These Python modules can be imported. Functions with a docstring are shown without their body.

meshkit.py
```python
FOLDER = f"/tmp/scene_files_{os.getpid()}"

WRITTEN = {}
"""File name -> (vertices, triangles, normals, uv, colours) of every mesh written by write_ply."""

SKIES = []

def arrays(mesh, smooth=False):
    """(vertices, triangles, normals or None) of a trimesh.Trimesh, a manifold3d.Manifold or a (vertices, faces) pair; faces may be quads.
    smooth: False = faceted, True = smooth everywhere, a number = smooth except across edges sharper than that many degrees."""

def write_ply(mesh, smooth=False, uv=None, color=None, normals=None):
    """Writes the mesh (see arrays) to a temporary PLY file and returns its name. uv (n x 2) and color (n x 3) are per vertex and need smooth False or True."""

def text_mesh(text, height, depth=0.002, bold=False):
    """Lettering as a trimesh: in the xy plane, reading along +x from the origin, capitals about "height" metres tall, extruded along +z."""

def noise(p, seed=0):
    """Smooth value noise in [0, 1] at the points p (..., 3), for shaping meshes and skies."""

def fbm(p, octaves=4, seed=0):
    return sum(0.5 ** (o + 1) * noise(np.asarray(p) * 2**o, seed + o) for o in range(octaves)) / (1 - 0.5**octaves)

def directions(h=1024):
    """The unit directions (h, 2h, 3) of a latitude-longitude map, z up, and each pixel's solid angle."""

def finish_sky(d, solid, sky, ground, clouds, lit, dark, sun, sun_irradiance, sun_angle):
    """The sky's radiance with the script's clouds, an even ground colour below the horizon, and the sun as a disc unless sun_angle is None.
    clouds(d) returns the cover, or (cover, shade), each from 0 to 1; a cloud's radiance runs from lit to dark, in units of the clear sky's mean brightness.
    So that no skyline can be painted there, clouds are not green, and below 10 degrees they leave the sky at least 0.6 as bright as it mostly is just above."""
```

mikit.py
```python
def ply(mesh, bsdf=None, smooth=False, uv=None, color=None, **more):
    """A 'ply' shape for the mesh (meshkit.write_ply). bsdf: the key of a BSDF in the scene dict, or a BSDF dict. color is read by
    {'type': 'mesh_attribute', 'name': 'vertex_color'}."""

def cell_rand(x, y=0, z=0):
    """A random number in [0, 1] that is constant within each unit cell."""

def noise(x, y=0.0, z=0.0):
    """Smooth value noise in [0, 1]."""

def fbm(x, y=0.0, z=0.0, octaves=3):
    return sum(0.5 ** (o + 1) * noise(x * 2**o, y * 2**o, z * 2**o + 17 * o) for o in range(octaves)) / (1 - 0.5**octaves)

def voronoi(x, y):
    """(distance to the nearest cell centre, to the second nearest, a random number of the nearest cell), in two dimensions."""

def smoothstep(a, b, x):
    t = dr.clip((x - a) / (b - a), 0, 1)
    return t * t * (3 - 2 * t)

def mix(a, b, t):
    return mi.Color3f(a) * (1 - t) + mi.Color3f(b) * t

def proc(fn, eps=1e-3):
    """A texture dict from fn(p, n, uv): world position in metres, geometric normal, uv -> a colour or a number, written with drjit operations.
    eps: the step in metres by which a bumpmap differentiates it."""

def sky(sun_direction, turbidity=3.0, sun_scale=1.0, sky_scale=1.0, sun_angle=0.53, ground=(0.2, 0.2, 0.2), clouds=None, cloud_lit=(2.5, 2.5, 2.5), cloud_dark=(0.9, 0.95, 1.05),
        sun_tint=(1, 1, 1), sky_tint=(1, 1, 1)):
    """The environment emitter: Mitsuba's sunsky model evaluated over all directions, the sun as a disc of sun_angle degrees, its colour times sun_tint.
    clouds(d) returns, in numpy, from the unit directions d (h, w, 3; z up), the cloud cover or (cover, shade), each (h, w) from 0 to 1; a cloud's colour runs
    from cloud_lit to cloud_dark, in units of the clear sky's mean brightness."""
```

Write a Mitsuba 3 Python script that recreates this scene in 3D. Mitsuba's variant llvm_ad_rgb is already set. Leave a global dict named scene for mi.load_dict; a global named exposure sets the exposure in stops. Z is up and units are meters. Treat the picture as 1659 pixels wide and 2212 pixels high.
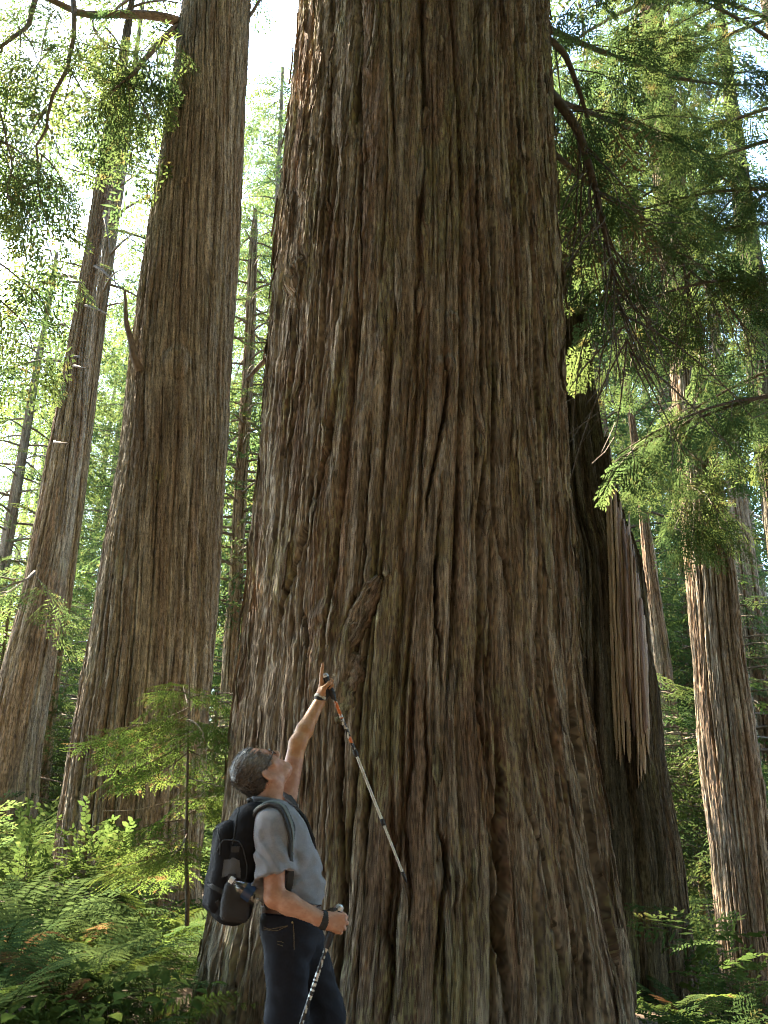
import math, random
import numpy as np, trimesh, manifold3d, shapely
import drjit as dr, mitsuba as mi, mikit, meshkit
from scipy.interpolate import PchipInterpolator

# ------------------------------------------------------------------ camera, sky, exposure
CAM_Z, PITCH, VFOV = 1.45, math.radians(20.0), 62.0
SUN_AZ, SUN_EL = math.radians(-50.0), math.radians(46.0)      # clockwise from +y, above the horizon
exposure = 5.68
T = mi.ScalarTransform4f
scene, labels = {}, {}
scene['camera'] = {'type': 'perspective', 'fov': VFOV, 'fov_axis': 'y', 'near_clip': 0.05, 'far_clip': 2000.0,
    'to_world': T().look_at(origin=[0, 0, CAM_Z], target=[0, math.cos(PITCH), CAM_Z + math.sin(PITCH)], up=[0, 0, 1])}
SUN = (math.sin(SUN_AZ) * math.cos(SUN_EL), math.cos(SUN_AZ) * math.cos(SUN_EL), math.sin(SUN_EL))
scene['sky'] = mikit.sky(SUN, turbidity=3.0, ground=(0.06, 0.06, 0.04), sky_tint=(1.08, 1.0, .88))

# ------------------------------------------------------------------ small helpers
FPX, CX, CY = 1106.0 / math.tan(math.radians(VFOV / 2)), 829.5, 1106.0   # survey units of the photograph (1659 x 2212)
SA, CA = math.sin(PITCH), math.cos(PITCH)
def at(x, y, Y):
    """the place on the vertical plane at depth Y that the survey saw at x, y"""
    u, v = (x - CX) / FPX, (CY - y) / FPX
    d = np.array([u, CA - v * SA, SA + v * CA])
    return np.array([0, 0, CAM_Z]) + d * (Y / d[1])
def rng(seed): return np.random.default_rng(seed)
def unit(v): v = np.asarray(v, float); return v / (np.linalg.norm(v, axis=-1, keepdims=True) + 1e-12)
_count = {}
def key_for(name):
    """name, name_001, ... : the next free key"""
    n = _count.get(name, 0); _count[name] = n + 1
    return name if n == 0 else f'{name}_{n:03d}'
def thing(name, label, category, group=None, kind=None):
    k = key_for(name)
    labels[k] = {'label': label, 'category': category}
    if group: labels[k]['group'] = group
    if kind: labels[k]['kind'] = kind
    return k
def put(parent, name, mesh, bsdf, smooth=False, label=None, kind=None, **more):
    k = key_for(f'{parent}__{name}' if parent else name)
    scene[k] = mikit.ply(mesh, bsdf, smooth, **more)
    if label or kind:
        labels[k] = {a: b for a, b in (('label', label), ('kind', kind)) if b}
    return k
def structure(name, mesh, bsdf, smooth=False, **more):
    k = put(None, name, mesh, bsdf, smooth, **more); labels[k] = {'kind': 'structure'}; return k
def join(parts):
    vs, fs, n = [], [], 0
    for v, f in parts:
        v, f = np.asarray(v, float), np.asarray(f, int)
        if f.shape[1] == 4: f = np.vstack([f[:, [0, 1, 2]], f[:, [0, 2, 3]]])
        vs.append(v); fs.append(f + n); n += len(v)
    return np.vstack(vs), np.vstack(fs)
def grid_faces(nr, nc, wrap=False):
    i, j = np.meshgrid(np.arange(nr - 1), np.arange(nc if wrap else nc - 1), indexing='ij')
    k = (j + 1) % nc
    return np.stack([i * nc + j, i * nc + k, (i + 1) * nc + k, (i + 1) * nc + j], -1).reshape(-1, 4)
def tube(pts, rad, sides=8, cap=True):
    """a bent rod through pts with radii rad"""
    p = np.asarray(pts, float); rad = np.broadcast_to(rad, (len(p),)).astype(float)
    t = unit(np.gradient(p, axis=0)); a = np.zeros_like(p)
    ref = np.array([0, 0, 1.0]) if abs(t[0][2]) < 0.9 else np.array([1.0, 0, 0])
    for i in range(len(p)):
        ref = ref - t[i] * (ref @ t[i]); ref /= np.linalg.norm(ref) + 1e-12; a[i] = ref
    b = np.cross(t, a); g = np.arange(sides) * 2 * np.pi / sides
    v = p[:, None] + rad[:, None, None] * (np.cos(g)[None, :, None] * a[:, None] + np.sin(g)[None, :, None] * b[:, None])
    f = grid_faces(len(p), sides, True); f = np.vstack([f[:, [0, 1, 2]], f[:, [0, 2, 3]]])
    v = v.reshape(-1, 3)
    if cap:
        n = len(v); v = np.vstack([v, p[0], p[-1]]); k = np.arange(sides); m = (k + 1) % sides; o = (len(p) - 1) * sides
        f = np.vstack([f, np.stack([m, k, 0 * k + n], 1), np.stack([o + k, o + m, 0 * k + n + 1], 1)])
    return v, f
def curve(pts, n):
    """a smooth line through pts, n points"""
    p = np.asarray(pts, float); t = np.r_[0, np.cumsum(np.linalg.norm(np.diff(p, axis=0), axis=1))]
    return PchipInterpolator(t / t[-1], p, axis=0)(np.linspace(0, 1, n))
noise3, fbm3 = meshkit.noise, meshkit.fbm

# ------------------------------------------------------------------ materials
def two(d): return {'type': 'twosided', 'b': d}
def bark_colour(base, grey, red, moss, dark, f=1.0, moss_at=0.62, fleck=.55):
    def fn(p, n, uv):
        u, v = uv.x * f, uv.y * f
        streak = mikit.noise(u * 62, v * 2.0)
        fine = mikit.noise(u * 170, v * 13, 3.0)
        hair = mikit.noise(u * 260 + 9, v * 34, 6.0)
        tone = mikit.fbm(u * 5.5, v * 0.75, 7.0)
        c = mikit.mix(base, grey, mikit.smoothstep(0.34, 0.70, 0.62 * tone + 0.38 * streak))
        c = mikit.mix(c, red, 0.8 * mikit.smoothstep(0.55, 0.72, 0.8 * mikit.noise(u * 12 + 31, v * 0.8, 2.0) + 0.2 * fine))
        c = mikit.mix(c, moss, 0.75 * mikit.smoothstep(moss_at, moss_at + 0.10, mikit.fbm(u * 6 + 11, v * 1.6, 5.0) * 0.72 + 0.28 * hair))
        c = mikit.mix(c, dark, fleck * mikit.smoothstep(0.70, 0.86, mikit.noise(u * 150 + 5, v * 11, 9.0)))
        chip = mikit.smoothstep(.42, .62, mikit.noise(u * 34 + 3, v * 7, 12.0))
        return c * ((0.40 + 0.65 * streak + 0.55 * fine) * (0.50 + 1.0 * hair) * (.88 + .24 * chip))
    return mikit.proc(fn)
def bark_fibre(f=1.0):
    def fn(p, n, uv):
        u, v = uv.x * f, uv.y * f
        return 0.55 * mikit.noise(u * 150, v * 9) + 0.45 * mikit.noise(u * 75 + 7, v * 26)
    return mikit.proc(fn, eps=0.0015)
def bark_bsdf(colours, scale=0.03, f=1.0, **k):
    return two({'type': 'bumpmap', 'arbitrary': bark_fibre(f), 'scale': scale,
        'bsdf': {'type': 'principled', 'base_color': bark_colour(*colours, f=f, **k), 'roughness': 0.92, 'specular': 0.12}})
scene['bark_main'] = bark_bsdf(((.218, .168, .118), (.295, .250, .190), (.185, .126, .086), (.215, .198, .105), (.060, .048, .038)), moss_at=.57)
scene['bark_left'] = bark_bsdf(((.162, .142, .108), (.238, .216, .170), (.148, .116, .084), (.140, .138, .066), (.042, .035, .028)), moss_at=.70)
scene['bark_far'] = bark_bsdf(((.186, .146, .105), (.250, .208, .155), (.182, .124, .082), (.130, .130, .060), (.055, .040, .030)), scale=.03, f=.6, moss_at=.72)
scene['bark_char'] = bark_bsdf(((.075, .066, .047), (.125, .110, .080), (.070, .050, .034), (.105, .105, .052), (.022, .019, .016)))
scene['bark_twig'] = two({'type': 'principled', 'roughness': 0.8, 'base_color': mikit.proc(lambda p, n, uv: mikit.mix((.07, .05, .035), (.16, .13, .10), mikit.noise(p.x * 18, p.y * 18, p.z * 18)))})

# ------------------------------------------------------------------ trunks
def profile(rows, D):
    """survey rows (y, left edge, right edge) of a round trunk at depth D -> heights, axis x, radii"""
    out = []
    for y, xl, xr in rows:
        R = 0.1 * D
        for _ in range(4):
            Yp = D - R * R / D
            a, b = at(xl, y, Yp), at(xr, y, Yp)
            half = (b[0] - a[0]) / 2
            R = half / math.sqrt(max(1 - (R / D) ** 2, .1))
        out.append((a[2], (a[0] + b[0]) / 2 * D / Yp, R))
    return np.array(sorted(out)).T
def bark_relief(th, Z, R0, seed, depth=1.0, size=1.0, twist=0.0):
    """outward offset of the bark in metres (long strips parted by cracks), and the angle along the grain"""
    base = th + twist * Z / R0
    def P(fx, fz, k, ang):
        fx, fz = fx / size, fz / size
        return noise3(np.stack([R0 * np.cos(ang) * fx + 3.1 * k, R0 * np.sin(ang) * fx - 1.7 * k, Z * fz + 5.3 * k], -1), seed * 31 + k)
    g = base + ((P(.9, .14, 1, base) - .5) * .20 + (P(4, .5, 2, base) - .5) * .02) * size / R0
    fine = P(30, 9, 14, g) - .5; mid = P(9, 2.4, 15, g) - .5
    d = np.zeros_like(th)
    for lev, (w, dep, wc, off, wander, on) in enumerate([(.27, .075, .021, .016, .7, .24), (.125, .034, .0115, .008, .75, .42), (.052, .014, .0075, .006, .8, .46)]):
        w, wc = w * size, max(wc * size, .006 if R0 > 1 else .012)
        n = max(5, round(2 * math.pi * R0 / w)); w = 2 * math.pi * R0 / n
        q = (g / (2 * math.pi) * n + (P(.5 / w * .35, .34 / (w * 3.2) ** .5 * .5, 20 + lev, g) - .5) * 2 * wander + (mid * .006 + fine * .007) / w)
        i = np.floor(q); fr = q - i
        dist = np.minimum(fr, 1 - fr) * w; edge = np.mod(np.round(q), n)
        mask = np.clip((noise3(np.stack([edge * 7.7 + .5, Z * .55 / size * (1 + lev * .9), 0 * Z + lev], -1), seed + 3) - on) / .16, 0, 1)
        cid = np.mod(i, n)
        h = noise3(np.stack([cid * 5.3 + .5, Z * .9 / size * (1 + .8 * lev), 0 * Z + 4 + lev], -1), seed + 4) - .5
        blend = np.clip(dist / (wc * .8), 0, 1)
        d += off * h * 2 * blend - dep * mask * np.clip(1 - dist / wc, 0, 1) ** .8 - dep * .10 * mask * (1 - np.clip(dist / (w * .5), 0, 1)) ** 2
    flake = P(20, 2.6, 9, g); chip = P(34, 6, 13, g)
    d += np.clip((flake - .52) / .035, 0, 1) * .011 + np.clip((chip - .55) / .06, 0, 1) * .006 + .010 * fine + .006 * (P(75, 7, 10, g) - .5) + .05 * (P(1.9, .2, 11, g) - .5)
    return d * depth, g
def trunk_mesh(rows, D, seed, ncol, nrow, ztop, zbot=-.4, zvis=None, depth=1.0, size=1.0, twist=0.0, extra=None, taper=.022, flare=.25, front=.85):
    z, cx, R = profile(rows, D)
    zt = zvis or z[-1] + .6
    lo = z[0]
    k = np.polyfit(z, cx, 1)
    zz, cc, rr = [*z], [*cx], [*R]
    if zbot < lo - .05:
        zz = [zbot, *zz]; cc = [cx[0] + k[0] * (zbot - lo), *cc]; rr = [R[0] * (1 + flare * min(1.5, lo - zbot)), *rr]
    if ztop > z[-1] + .1:
        for q in np.linspace(z[-1], ztop, 6)[1:]:
            zz.append(q); cc.append(cx[-1] + k[0] * (q - z[-1])); rr.append(max(R[-1] - taper * (q - z[-1]), .12 * R[-1]))
    fc, fr = PchipInterpolator(zz, cc), PchipInterpolator(zz, rr)
    nhi = max(3, int(nrow * .12)) if ztop > zt + 1 else 0
    Zs = np.r_[np.linspace(zbot, min(zt, ztop), nrow - nhi), np.linspace(zt, ztop, nhi + 1)[1:]] if nhi else np.linspace(zbot, ztop, nrow)
    nf = int(ncol * front); w = math.radians(102)
    t0 = -math.pi / 2
    ths = np.r_[np.linspace(t0 - w, t0 + w, nf), np.linspace(t0 + w, t0 - w + 2 * math.pi, ncol - nf + 2)[1:-1]]
    TH, ZZ = np.meshgrid(ths, Zs)
    R0 = float(np.interp(np.median(z), z, R))
    d, g = bark_relief(TH, ZZ, R0, seed, depth, size, twist)
    if extra is not None: d = d + extra(TH, ZZ, fc, fr)
    rad = fr(ZZ) + d
    V = np.stack([fc(ZZ) + rad * np.cos(TH), D + rad * np.sin(TH), ZZ], -1).reshape(-1, 3)
    F = grid_faces(len(Zs), ncol, True)
    uv = np.stack([g * R0 + seed * 7.3, ZZ + seed * 3.1], -1).reshape(-1, 2)
    return (V, F), uv, fc, fr, D
def bark_flakes(key, bsdf, V, uv, ncol, count, seed):
    """long slivers of bark that peel off the trunk, each a part"""
    r = rng(seed + 500); V = V.reshape(-1, ncol, 3); UV = uv.reshape(-1, ncol, 2); made = 0
    while made < count:
        j = int(r.integers(40, int(ncol * .85) - 40)); z0 = r.uniform(.2, 10.2); i0 = int(np.searchsorted(V[:, j, 2], z0)); L = r.uniform(.12, .62)
        i1 = int(np.searchsorted(V[:, j, 2], z0 + L))
        if i1 - i0 < 4 or i1 >= len(V) - 30: continue
        rows = np.unique(np.linspace(i0, i1, 7).astype(int)); t = np.linspace(0, 1, len(rows)); w = r.uniform(.012, .034)
        h = int(max(1, round(w / .0047)))
        c = V[rows, j]; n = c - V[rows].mean(1); n[:, 2] = 0; n = unit(n); side = np.stack([-n[:, 1], n[:, 0], 0 * n[:, 0]], 1)
        out = np.array([max((V[i, j - h:j + h + 1] - V[i, j]) @ n[a]).max() if False else ((V[i, j - h:j + h + 1] - V[i, j]) @ n[a]).max() for a, i in enumerate(rows)])
        lift = r.uniform(.004, .012) + (r.uniform(.006, .030) * (1 - t) ** 2 if r.random() < .7 else r.uniform(.005, .02) * t ** 2)
        ww = w * np.clip(np.minimum(t * 3 + .15, (1 - t) * 4 + .2), 0, 1) * r.uniform(.75, 1.15, len(t)); sl = r.uniform(-.03, .03) * t[:, None]
        c = c + n * (out + lift)[:, None] + side * sl
        P = np.stack([c - side * ww[:, None] - n * .004, c + n * .004, c + side * ww[:, None] - n * .004, c - n * .012], 1).reshape(-1, 3)
        u = np.repeat(UV[rows, j], 4, 0) + np.tile(np.stack([np.array([-1, 0, 1, 0]) * w, 0 * np.arange(4)], 1), (len(rows), 1)) + [r.uniform(0, 3), 0]
        put(key, 'bark_flake', (P, grid_faces(len(rows), 4, True)), bsdf, True, uv=u); made += 1
def trunk(key, bsdf, *a, flakes=0, **k):
    m, uv, fc, fr, D = trunk_mesh(*a, **k)
    put(key, 'trunk', m, bsdf, True, uv=uv)
    if flakes: bark_flakes(key, bsdf, m[0], uv, a[3], flakes, a[2])
    return fc, fr, D
MAIN_ROWS = [(0, 645, 1178), (200, 628, 1186), (400, 607, 1196), (600, 592, 1207), (800, 577, 1218), (1000, 560, 1228), (1200, 543, 1240), (1400, 525, 1252),
    (1600, 498, 1272), (1758, 482, 1297), (1900, 460, 1322), (2050, 430, 1348), (2212, 398, 1372)]
MAIN_D = 6.6
def crop_line(c, pts):
    y0 = {'A': 0, 'B': 740.6, 'C': 1481.2}[c]
    return [(548.6 + x * .4299, y0 + y * .4299) for x, y in pts]
CLEFTS = [  # (line, width m, depth m)
    (crop_line('A', [(520, -60), (525, 60), (537, 200), (530, 300), (520, 400), (502, 560), (505, 640)]), .05, .11),
    (crop_line('A', [(1105, -80), (1105, 350), (1110, 450), (1125, 700), (1115, 900), (1125, 1150), (1140, 1350), (1140, 1723)]) + crop_line('B', [(1142, 200), (1135, 420), (1112, 620)]), .03, .07),
    (crop_line('A', [(1305, -80), (1305, 300), (1320, 650), (1335, 1000), (1345, 1300), (1368, 1700)]) + crop_line('B', [(1380, 300), (1410, 520), (1415, 800), (1430, 1300), (1420, 1700)]), .035, .09),
    (crop_line('A', [(1460, -60), (1442, 180), (1420, 500), (1440, 700), (1480, 950), (1500, 1300), (1520, 1700)]), .05, .10),
    (crop_line('A', [(840, -60), (845, 250), (862, 600), (842, 800), (830, 1100), (830, 1400), (815, 1723)]) + crop_line('B', [(812, 250), (792, 550), (765, 750), (735, 1000), (745, 1250), (722, 1500), (720, 1723)]), .075, .075),
    (crop_line('A', [(985, 690), (988, 850), (985, 1060)]), .02, .07),
    (crop_line('A', [(418, 760), (410, 900), (388, 1060)]), .03, .08),
    (crop_line('A', [(560, 790), (537, 1000), (530, 1200), (518, 1520)]), .03, .08),
    (crop_line('A', [(452, 1150), (430, 1450), (416, 1620)]), .025, .07),
    (crop_line('A', [(372, 520), (355, 600), (345, 740)]), .025, .06),
    (crop_line('B', [(965, 120), (975, 230), (950, 380), (915, 560), (888, 690), (872, 770)]), .035, .15),
    (crop_line('B', [(942, 820), (930, 960), (915, 1100), (908, 1200), (912, 1330), (935, 1560)]), .028, .11),
    (crop_line('B', [(392, 360), (378, 520), (345, 660), (310, 800), (265, 950), (230, 1080), (190, 1200), (150, 1330), (120, 1450)]), .06, .14),
    (crop_line('B', [(250, 130), (215, 330), (190, 470), (150, 560)]), .03, .09),
    (crop_line('B', [(590, 500), (570, 700), (555, 950), (545, 1150), (535, 1200)]), .025, .08),
    (crop_line('B', [(1155, 640), (1130, 900), (1140, 1150), (1145, 1400), (1130, 1723)]), .05, .09),
    (crop_line('B', [(1215, 870), (1240, 1050), (1305, 1270)]), .025, .08),
    (crop_line('B', [(1580, 250), (1600, 800), (1612, 1050)]), .03, .08),
    (crop_line('B', [(640, 1180), (600, 1340), (560, 1400), (520, 1500), (500, 1700)]) + crop_line('C', [(440, 250), (432, 500), (440, 900), (430, 1150)]), .045, .12),
    (crop_line('B', [(545, 1200), (480, 1330), (440, 1440)]), .02, .06),
    (crop_line('B', [(240, 1320), (275, 1450), (270, 1620)]), .03, .08),
    (crop_line('C', [(1242, 400), (1256, 600), (1240, 800), (1270, 1000), (1245, 1250), (1290, 1480)]), .09, .18),
    (crop_line('C', [(860, 60), (872, 400), (860, 650)]), .03, .07),
    (crop_line('C', [(935, 720), (970, 900), (945, 1050), (930, 1250), (900, 1440)]), .04, .12),
    (crop_line('C', [(1140, 160), (1180, 450), (1190, 720)]), .03, .09),
    (crop_line('C', [(700, 620), (685, 1000), (660, 1250), (700, 1460)]), .06, .10),
    (crop_line('C', [(585, 520), (575, 600), (555, 720)]), .07, .13),
    (crop_line('C', [(800, -20), (790, 350), (762, 700), (775, 1020)]), .045, .09),
    (crop_line('C', [(975, 960), (1000, 990)]), .04, .10),
    (crop_line('C', [(1370, 580), (1420, 800), (1480, 1100), (1540, 1420)]), .035, .10),
    (crop_line('C', [(1480, 180), (1500, 600), (1530, 1000), (1600, 1420)]), .04, .10),
    ([(1238, 1500), (1248, 1613), (1264, 1745), (1284, 1845), (1310, 1976), (1324, 2043), (1347, 2125), (1362, 2230)], .20, .34),
    ([(540, 1900), (520, 2060), (505, 2230)], .06, .14), ([(470, 1960), (448, 2230)], .05, .10), ([(590, 1800), (575, 2000), (585, 2230)], .05, .12)]
def on_trunk(x, y, fc, fr, D):
    """where the survey ray through x, y meets the round trunk: angle, height"""
    Yp = D - 1.0
    for _ in range(14):
        q = at(x, y, Yp); c, r = float(fc(q[2])), float(fr(q[2])); sx = np.clip((q[0] - c) / r, -.999, .999); Yp = D - r * math.sqrt(1 - sx * sx)
    return -math.pi / 2 + math.asin(sx), q[2]
def knots(spots, D):
    def f(TH, ZZ, fc, fr):
        out = 0 * TH
        for x, y, rad, h in spots:
            a, z = on_trunk(x, y, fc, fr, D); R = float(fr(z)); e = np.hypot((TH - a) * R, (ZZ - z) * .8) / rad
            n = noise3(np.stack([TH * R * 30, ZZ * 30, 0 * TH], -1), 17)
            out += h * (np.exp(-e ** 2) * (.6 + .8 * n) - .9 * np.exp(-(e / .35) ** 2) * (e < 1)) - .35 * h * np.exp(-((e - 1.35) / .25) ** 2)
        return out
    return f
MAIN_KNOTS = [(640, 595, .10, .08), (978, 690, .05, .03), (965, 790, .06, .04), (700, 1345, .10, .03), (970, 1905, .08, .06), (690, 1505, .07, .03)]
def main_extra(TH, ZZ, fc, fr):
    out = np.zeros_like(TH); rng_z = ZZ[:, 0]
    jag = (noise3(np.stack([ZZ * 9, TH * 3, 0 * ZZ], -1), 77) - .5) * .020 + (noise3(np.stack([ZZ * 2.3, TH * 2, 0 * ZZ], -1), 78) - .5) * .012 + (noise3(np.stack([ZZ * 28, TH * 9, 0 * ZZ], -1), 79) - .5) * .012
    for pts, w, dep in CLEFTS:
        zs, ths = [], []
        for x, y in pts:      # where each survey ray meets the round trunk
            Yp = MAIN_D - 1.0
            for _ in range(12):
                q = at(x, y, Yp); c, r = float(fc(q[2])), float(fr(q[2]))
                sx = np.clip((q[0] - c) / r, -.999, .999); Yp = MAIN_D - r * math.sqrt(1 - sx * sx)
            zs.append(q[2]); ths.append(-math.pi / 2 + math.asin(sx))
        o = np.argsort(zs); zs, ths = np.array(zs)[o], np.array(ths)[o]
        sel = np.nonzero((rng_z > zs[0] - .3) & (rng_z < zs[-1] + .3))[0]
        if not len(sel): continue
        s = slice(sel[0], sel[-1] + 1)
        zr = rng_z[s]
        tc = np.interp(zr, zs, ths)[:, None]
        fade = (np.clip((zr - zs[0] + .25) / .4, 0, 1) * np.clip((zs[-1] + .25 - zr) / .4, 0, 1))[:, None]
        arc = (TH[s] - tc) * fr(zr)[:, None] + jag[s]
        e = np.abs(arc) / (.34 * w * (.4 + .6 * fade))
        out[s] -= dep * fade * np.clip(1.25 - e, 0, 1) ** .7 * (.75 + .5 * noise3(np.stack([ZZ[s] * 3, TH[s] * 2, 0 * TH[s] + dep * 91], -1), 5))
        out[s] += .12 * dep * fade * np.exp(-((np.abs(arc) - 1.9 * w) / (.8 * w)) ** 2)
    # broad buttress swellings of the foot
    foot = np.clip((2.2 - ZZ) / 2.4, 0, 1) ** 1.5
    out += foot * .12 * np.sin(TH * 7 + .6) * (noise3(np.stack([np.cos(TH) * 2, np.sin(TH) * 2, ZZ * .5], -1), 8))
    return out + knots(MAIN_KNOTS, MAIN_D)(TH, ZZ, fc, fr)
k = thing('redwood_tree', 'huge furrowed redwood trunk filling the middle, behind the pointing man', 'tree')
MAIN = trunk(k, 'bark_main', MAIN_ROWS, MAIN_D, 1, 1150, 680, 34.0, zvis=10.6, extra=main_extra, taper=.02, flakes=280)
def slab(line, widths, lift, seed, name, label):
    """a thick plate of bark that lies across the ridges"""
    fc, fr, D = MAIN; n, m = 30, 11; pts = []
    L = curve([(x, y, 0) for x, y in line], n); W = np.interp(np.linspace(0, 1, n), np.linspace(0, 1, len(widths)), widths); t = unit(np.gradient(L, axis=0))
    for i in range(n):
        row = []
        for j in np.linspace(-1, 1, m):
            rag = 1 + .35 * (noise3(np.array([[i * .55, j * 2 + 5, seed]]))[0] - .5)
            x, y = L[i, 0] - t[i, 1] * W[i] * j * rag, L[i, 1] + t[i, 0] * W[i] * j * rag
            a, z = on_trunk(x, y, fc, fr, D)
            up = lift * (1 - abs(j) ** 5) * min(1, 6 * i / n + .3, 6 * (n - 1 - i) / n + .3) + .03 * (noise3(np.array([[i * .8, j * 4, seed + 3.]]))[0] - .5) + .03 * (noise3(np.array([[i * .3, j * 9, seed + 5.]]))[0] - .5)
            R = float(fr(z)) + (up if abs(j) < .99 and 0 < i < n - 1 else -.06)
            row.append([float(fc(z)) + R * math.cos(a), D + R * math.sin(a), z])
        pts += row
    V = np.array(pts); uv = np.stack([np.tile(np.linspace(-1, 1, m) * .1, n) + seed, np.repeat(np.linspace(0, .8, n), m)], 1)
    put('redwood_tree', name, (V, grid_faces(n, m)), 'bark_main', True, uv=uv, label=label)
slab([(822, 1238), (800, 1280), (772, 1340), (742, 1402)], [8, 20, 25, 28, 24, 14], .016, 3.0, 'bark_slab', 'rough dark slab of bark lying slantwise above the raised hand')
slab([(770, 1405), (752, 1450), (742, 1510), (738, 1570)], [20, 34, 36, 30, 14], .018, 8.0, 'bark_slab', 'flat plate of bark just right of the pointing finger')
LEFT_ROWS = [(0, 398, 540), (200, 372, 531), (400, 340, 522), (600, 310, 511), (700, 297, 505), (800, 285, 497), (1000, 263, 485), (1200, 228, 473), (1400, 195, 462), (1600, 160, 448), (1758, 135, 440), (1850, 122, 434)]
k = thing('redwood_tree', 'tall leaning redwood trunk with fine straight ridges, directly behind the sapling', 'tree')
LEFT_KEY = k
LEFT = trunk(k, 'bark_left', LEFT_ROWS, 11.0, 2, 420, 420, 40.0, zvis=17.0, depth=.8, size=.75, twist=.05, extra=knots([(381, 778, .16, .10), (414, 187, .07, .05), (460, 243, .07, .05), (392, 387, .06, .05), (355, 357, .05, .04)], 11.0))
k = thing('redwood_tree', 'slimmer leaning redwood trunk at the left edge with dead twig stubs', 'tree')
THIN_KEY = k
THIN = trunk(k, 'bark_far', [(327, 218, 251), (473, 193, 230), (618, 171, 209), (764, 144, 191), (895, 122, 184), (1077, 87, 166), (1259, 55, 141), (1440, 11, 116), (1604, -25, 90), (1746, -60, 78)], 17.0, 3, 200, 300, 45.0, zvis=27.0, depth=.7, size=.8, flare=.15)
k = thing('redwood_tree', 'pale sunlit trunk half hidden behind the slimmer leaning trunk at the left', 'tree')
PALE_KEY = k
PALE = trunk(k, 'bark_far', [(400, 242, 268), (655, 206, 233), (764, 192, 220), (1077, 145, 182), (1259, 118, 158), (1440, 88, 131), (1700, 50, 105)], 21.0, 4, 120, 200, 45.0, zvis=32.0, depth=.7)
k = thing('redwood_tree', 'thin reddish trunk in the gap between the tall left trunk and the huge trunk', 'tree')
GAP_KEY = k
GAP = trunk(k, 'bark_far', [(509, 541, 556), (786, 526, 549), (1004, 510, 536), (1259, 495, 524), (1440, 479, 513), (1600, 470, 508)], 20.0, 5, 120, 200, 18.0, zvis=14.5, depth=.7, taper=.07)
k = thing('redwood_tree', 'sunlit redwood trunk at the right with a bright strip along its left side', 'tree')
RIGHT_KEY = k
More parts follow.
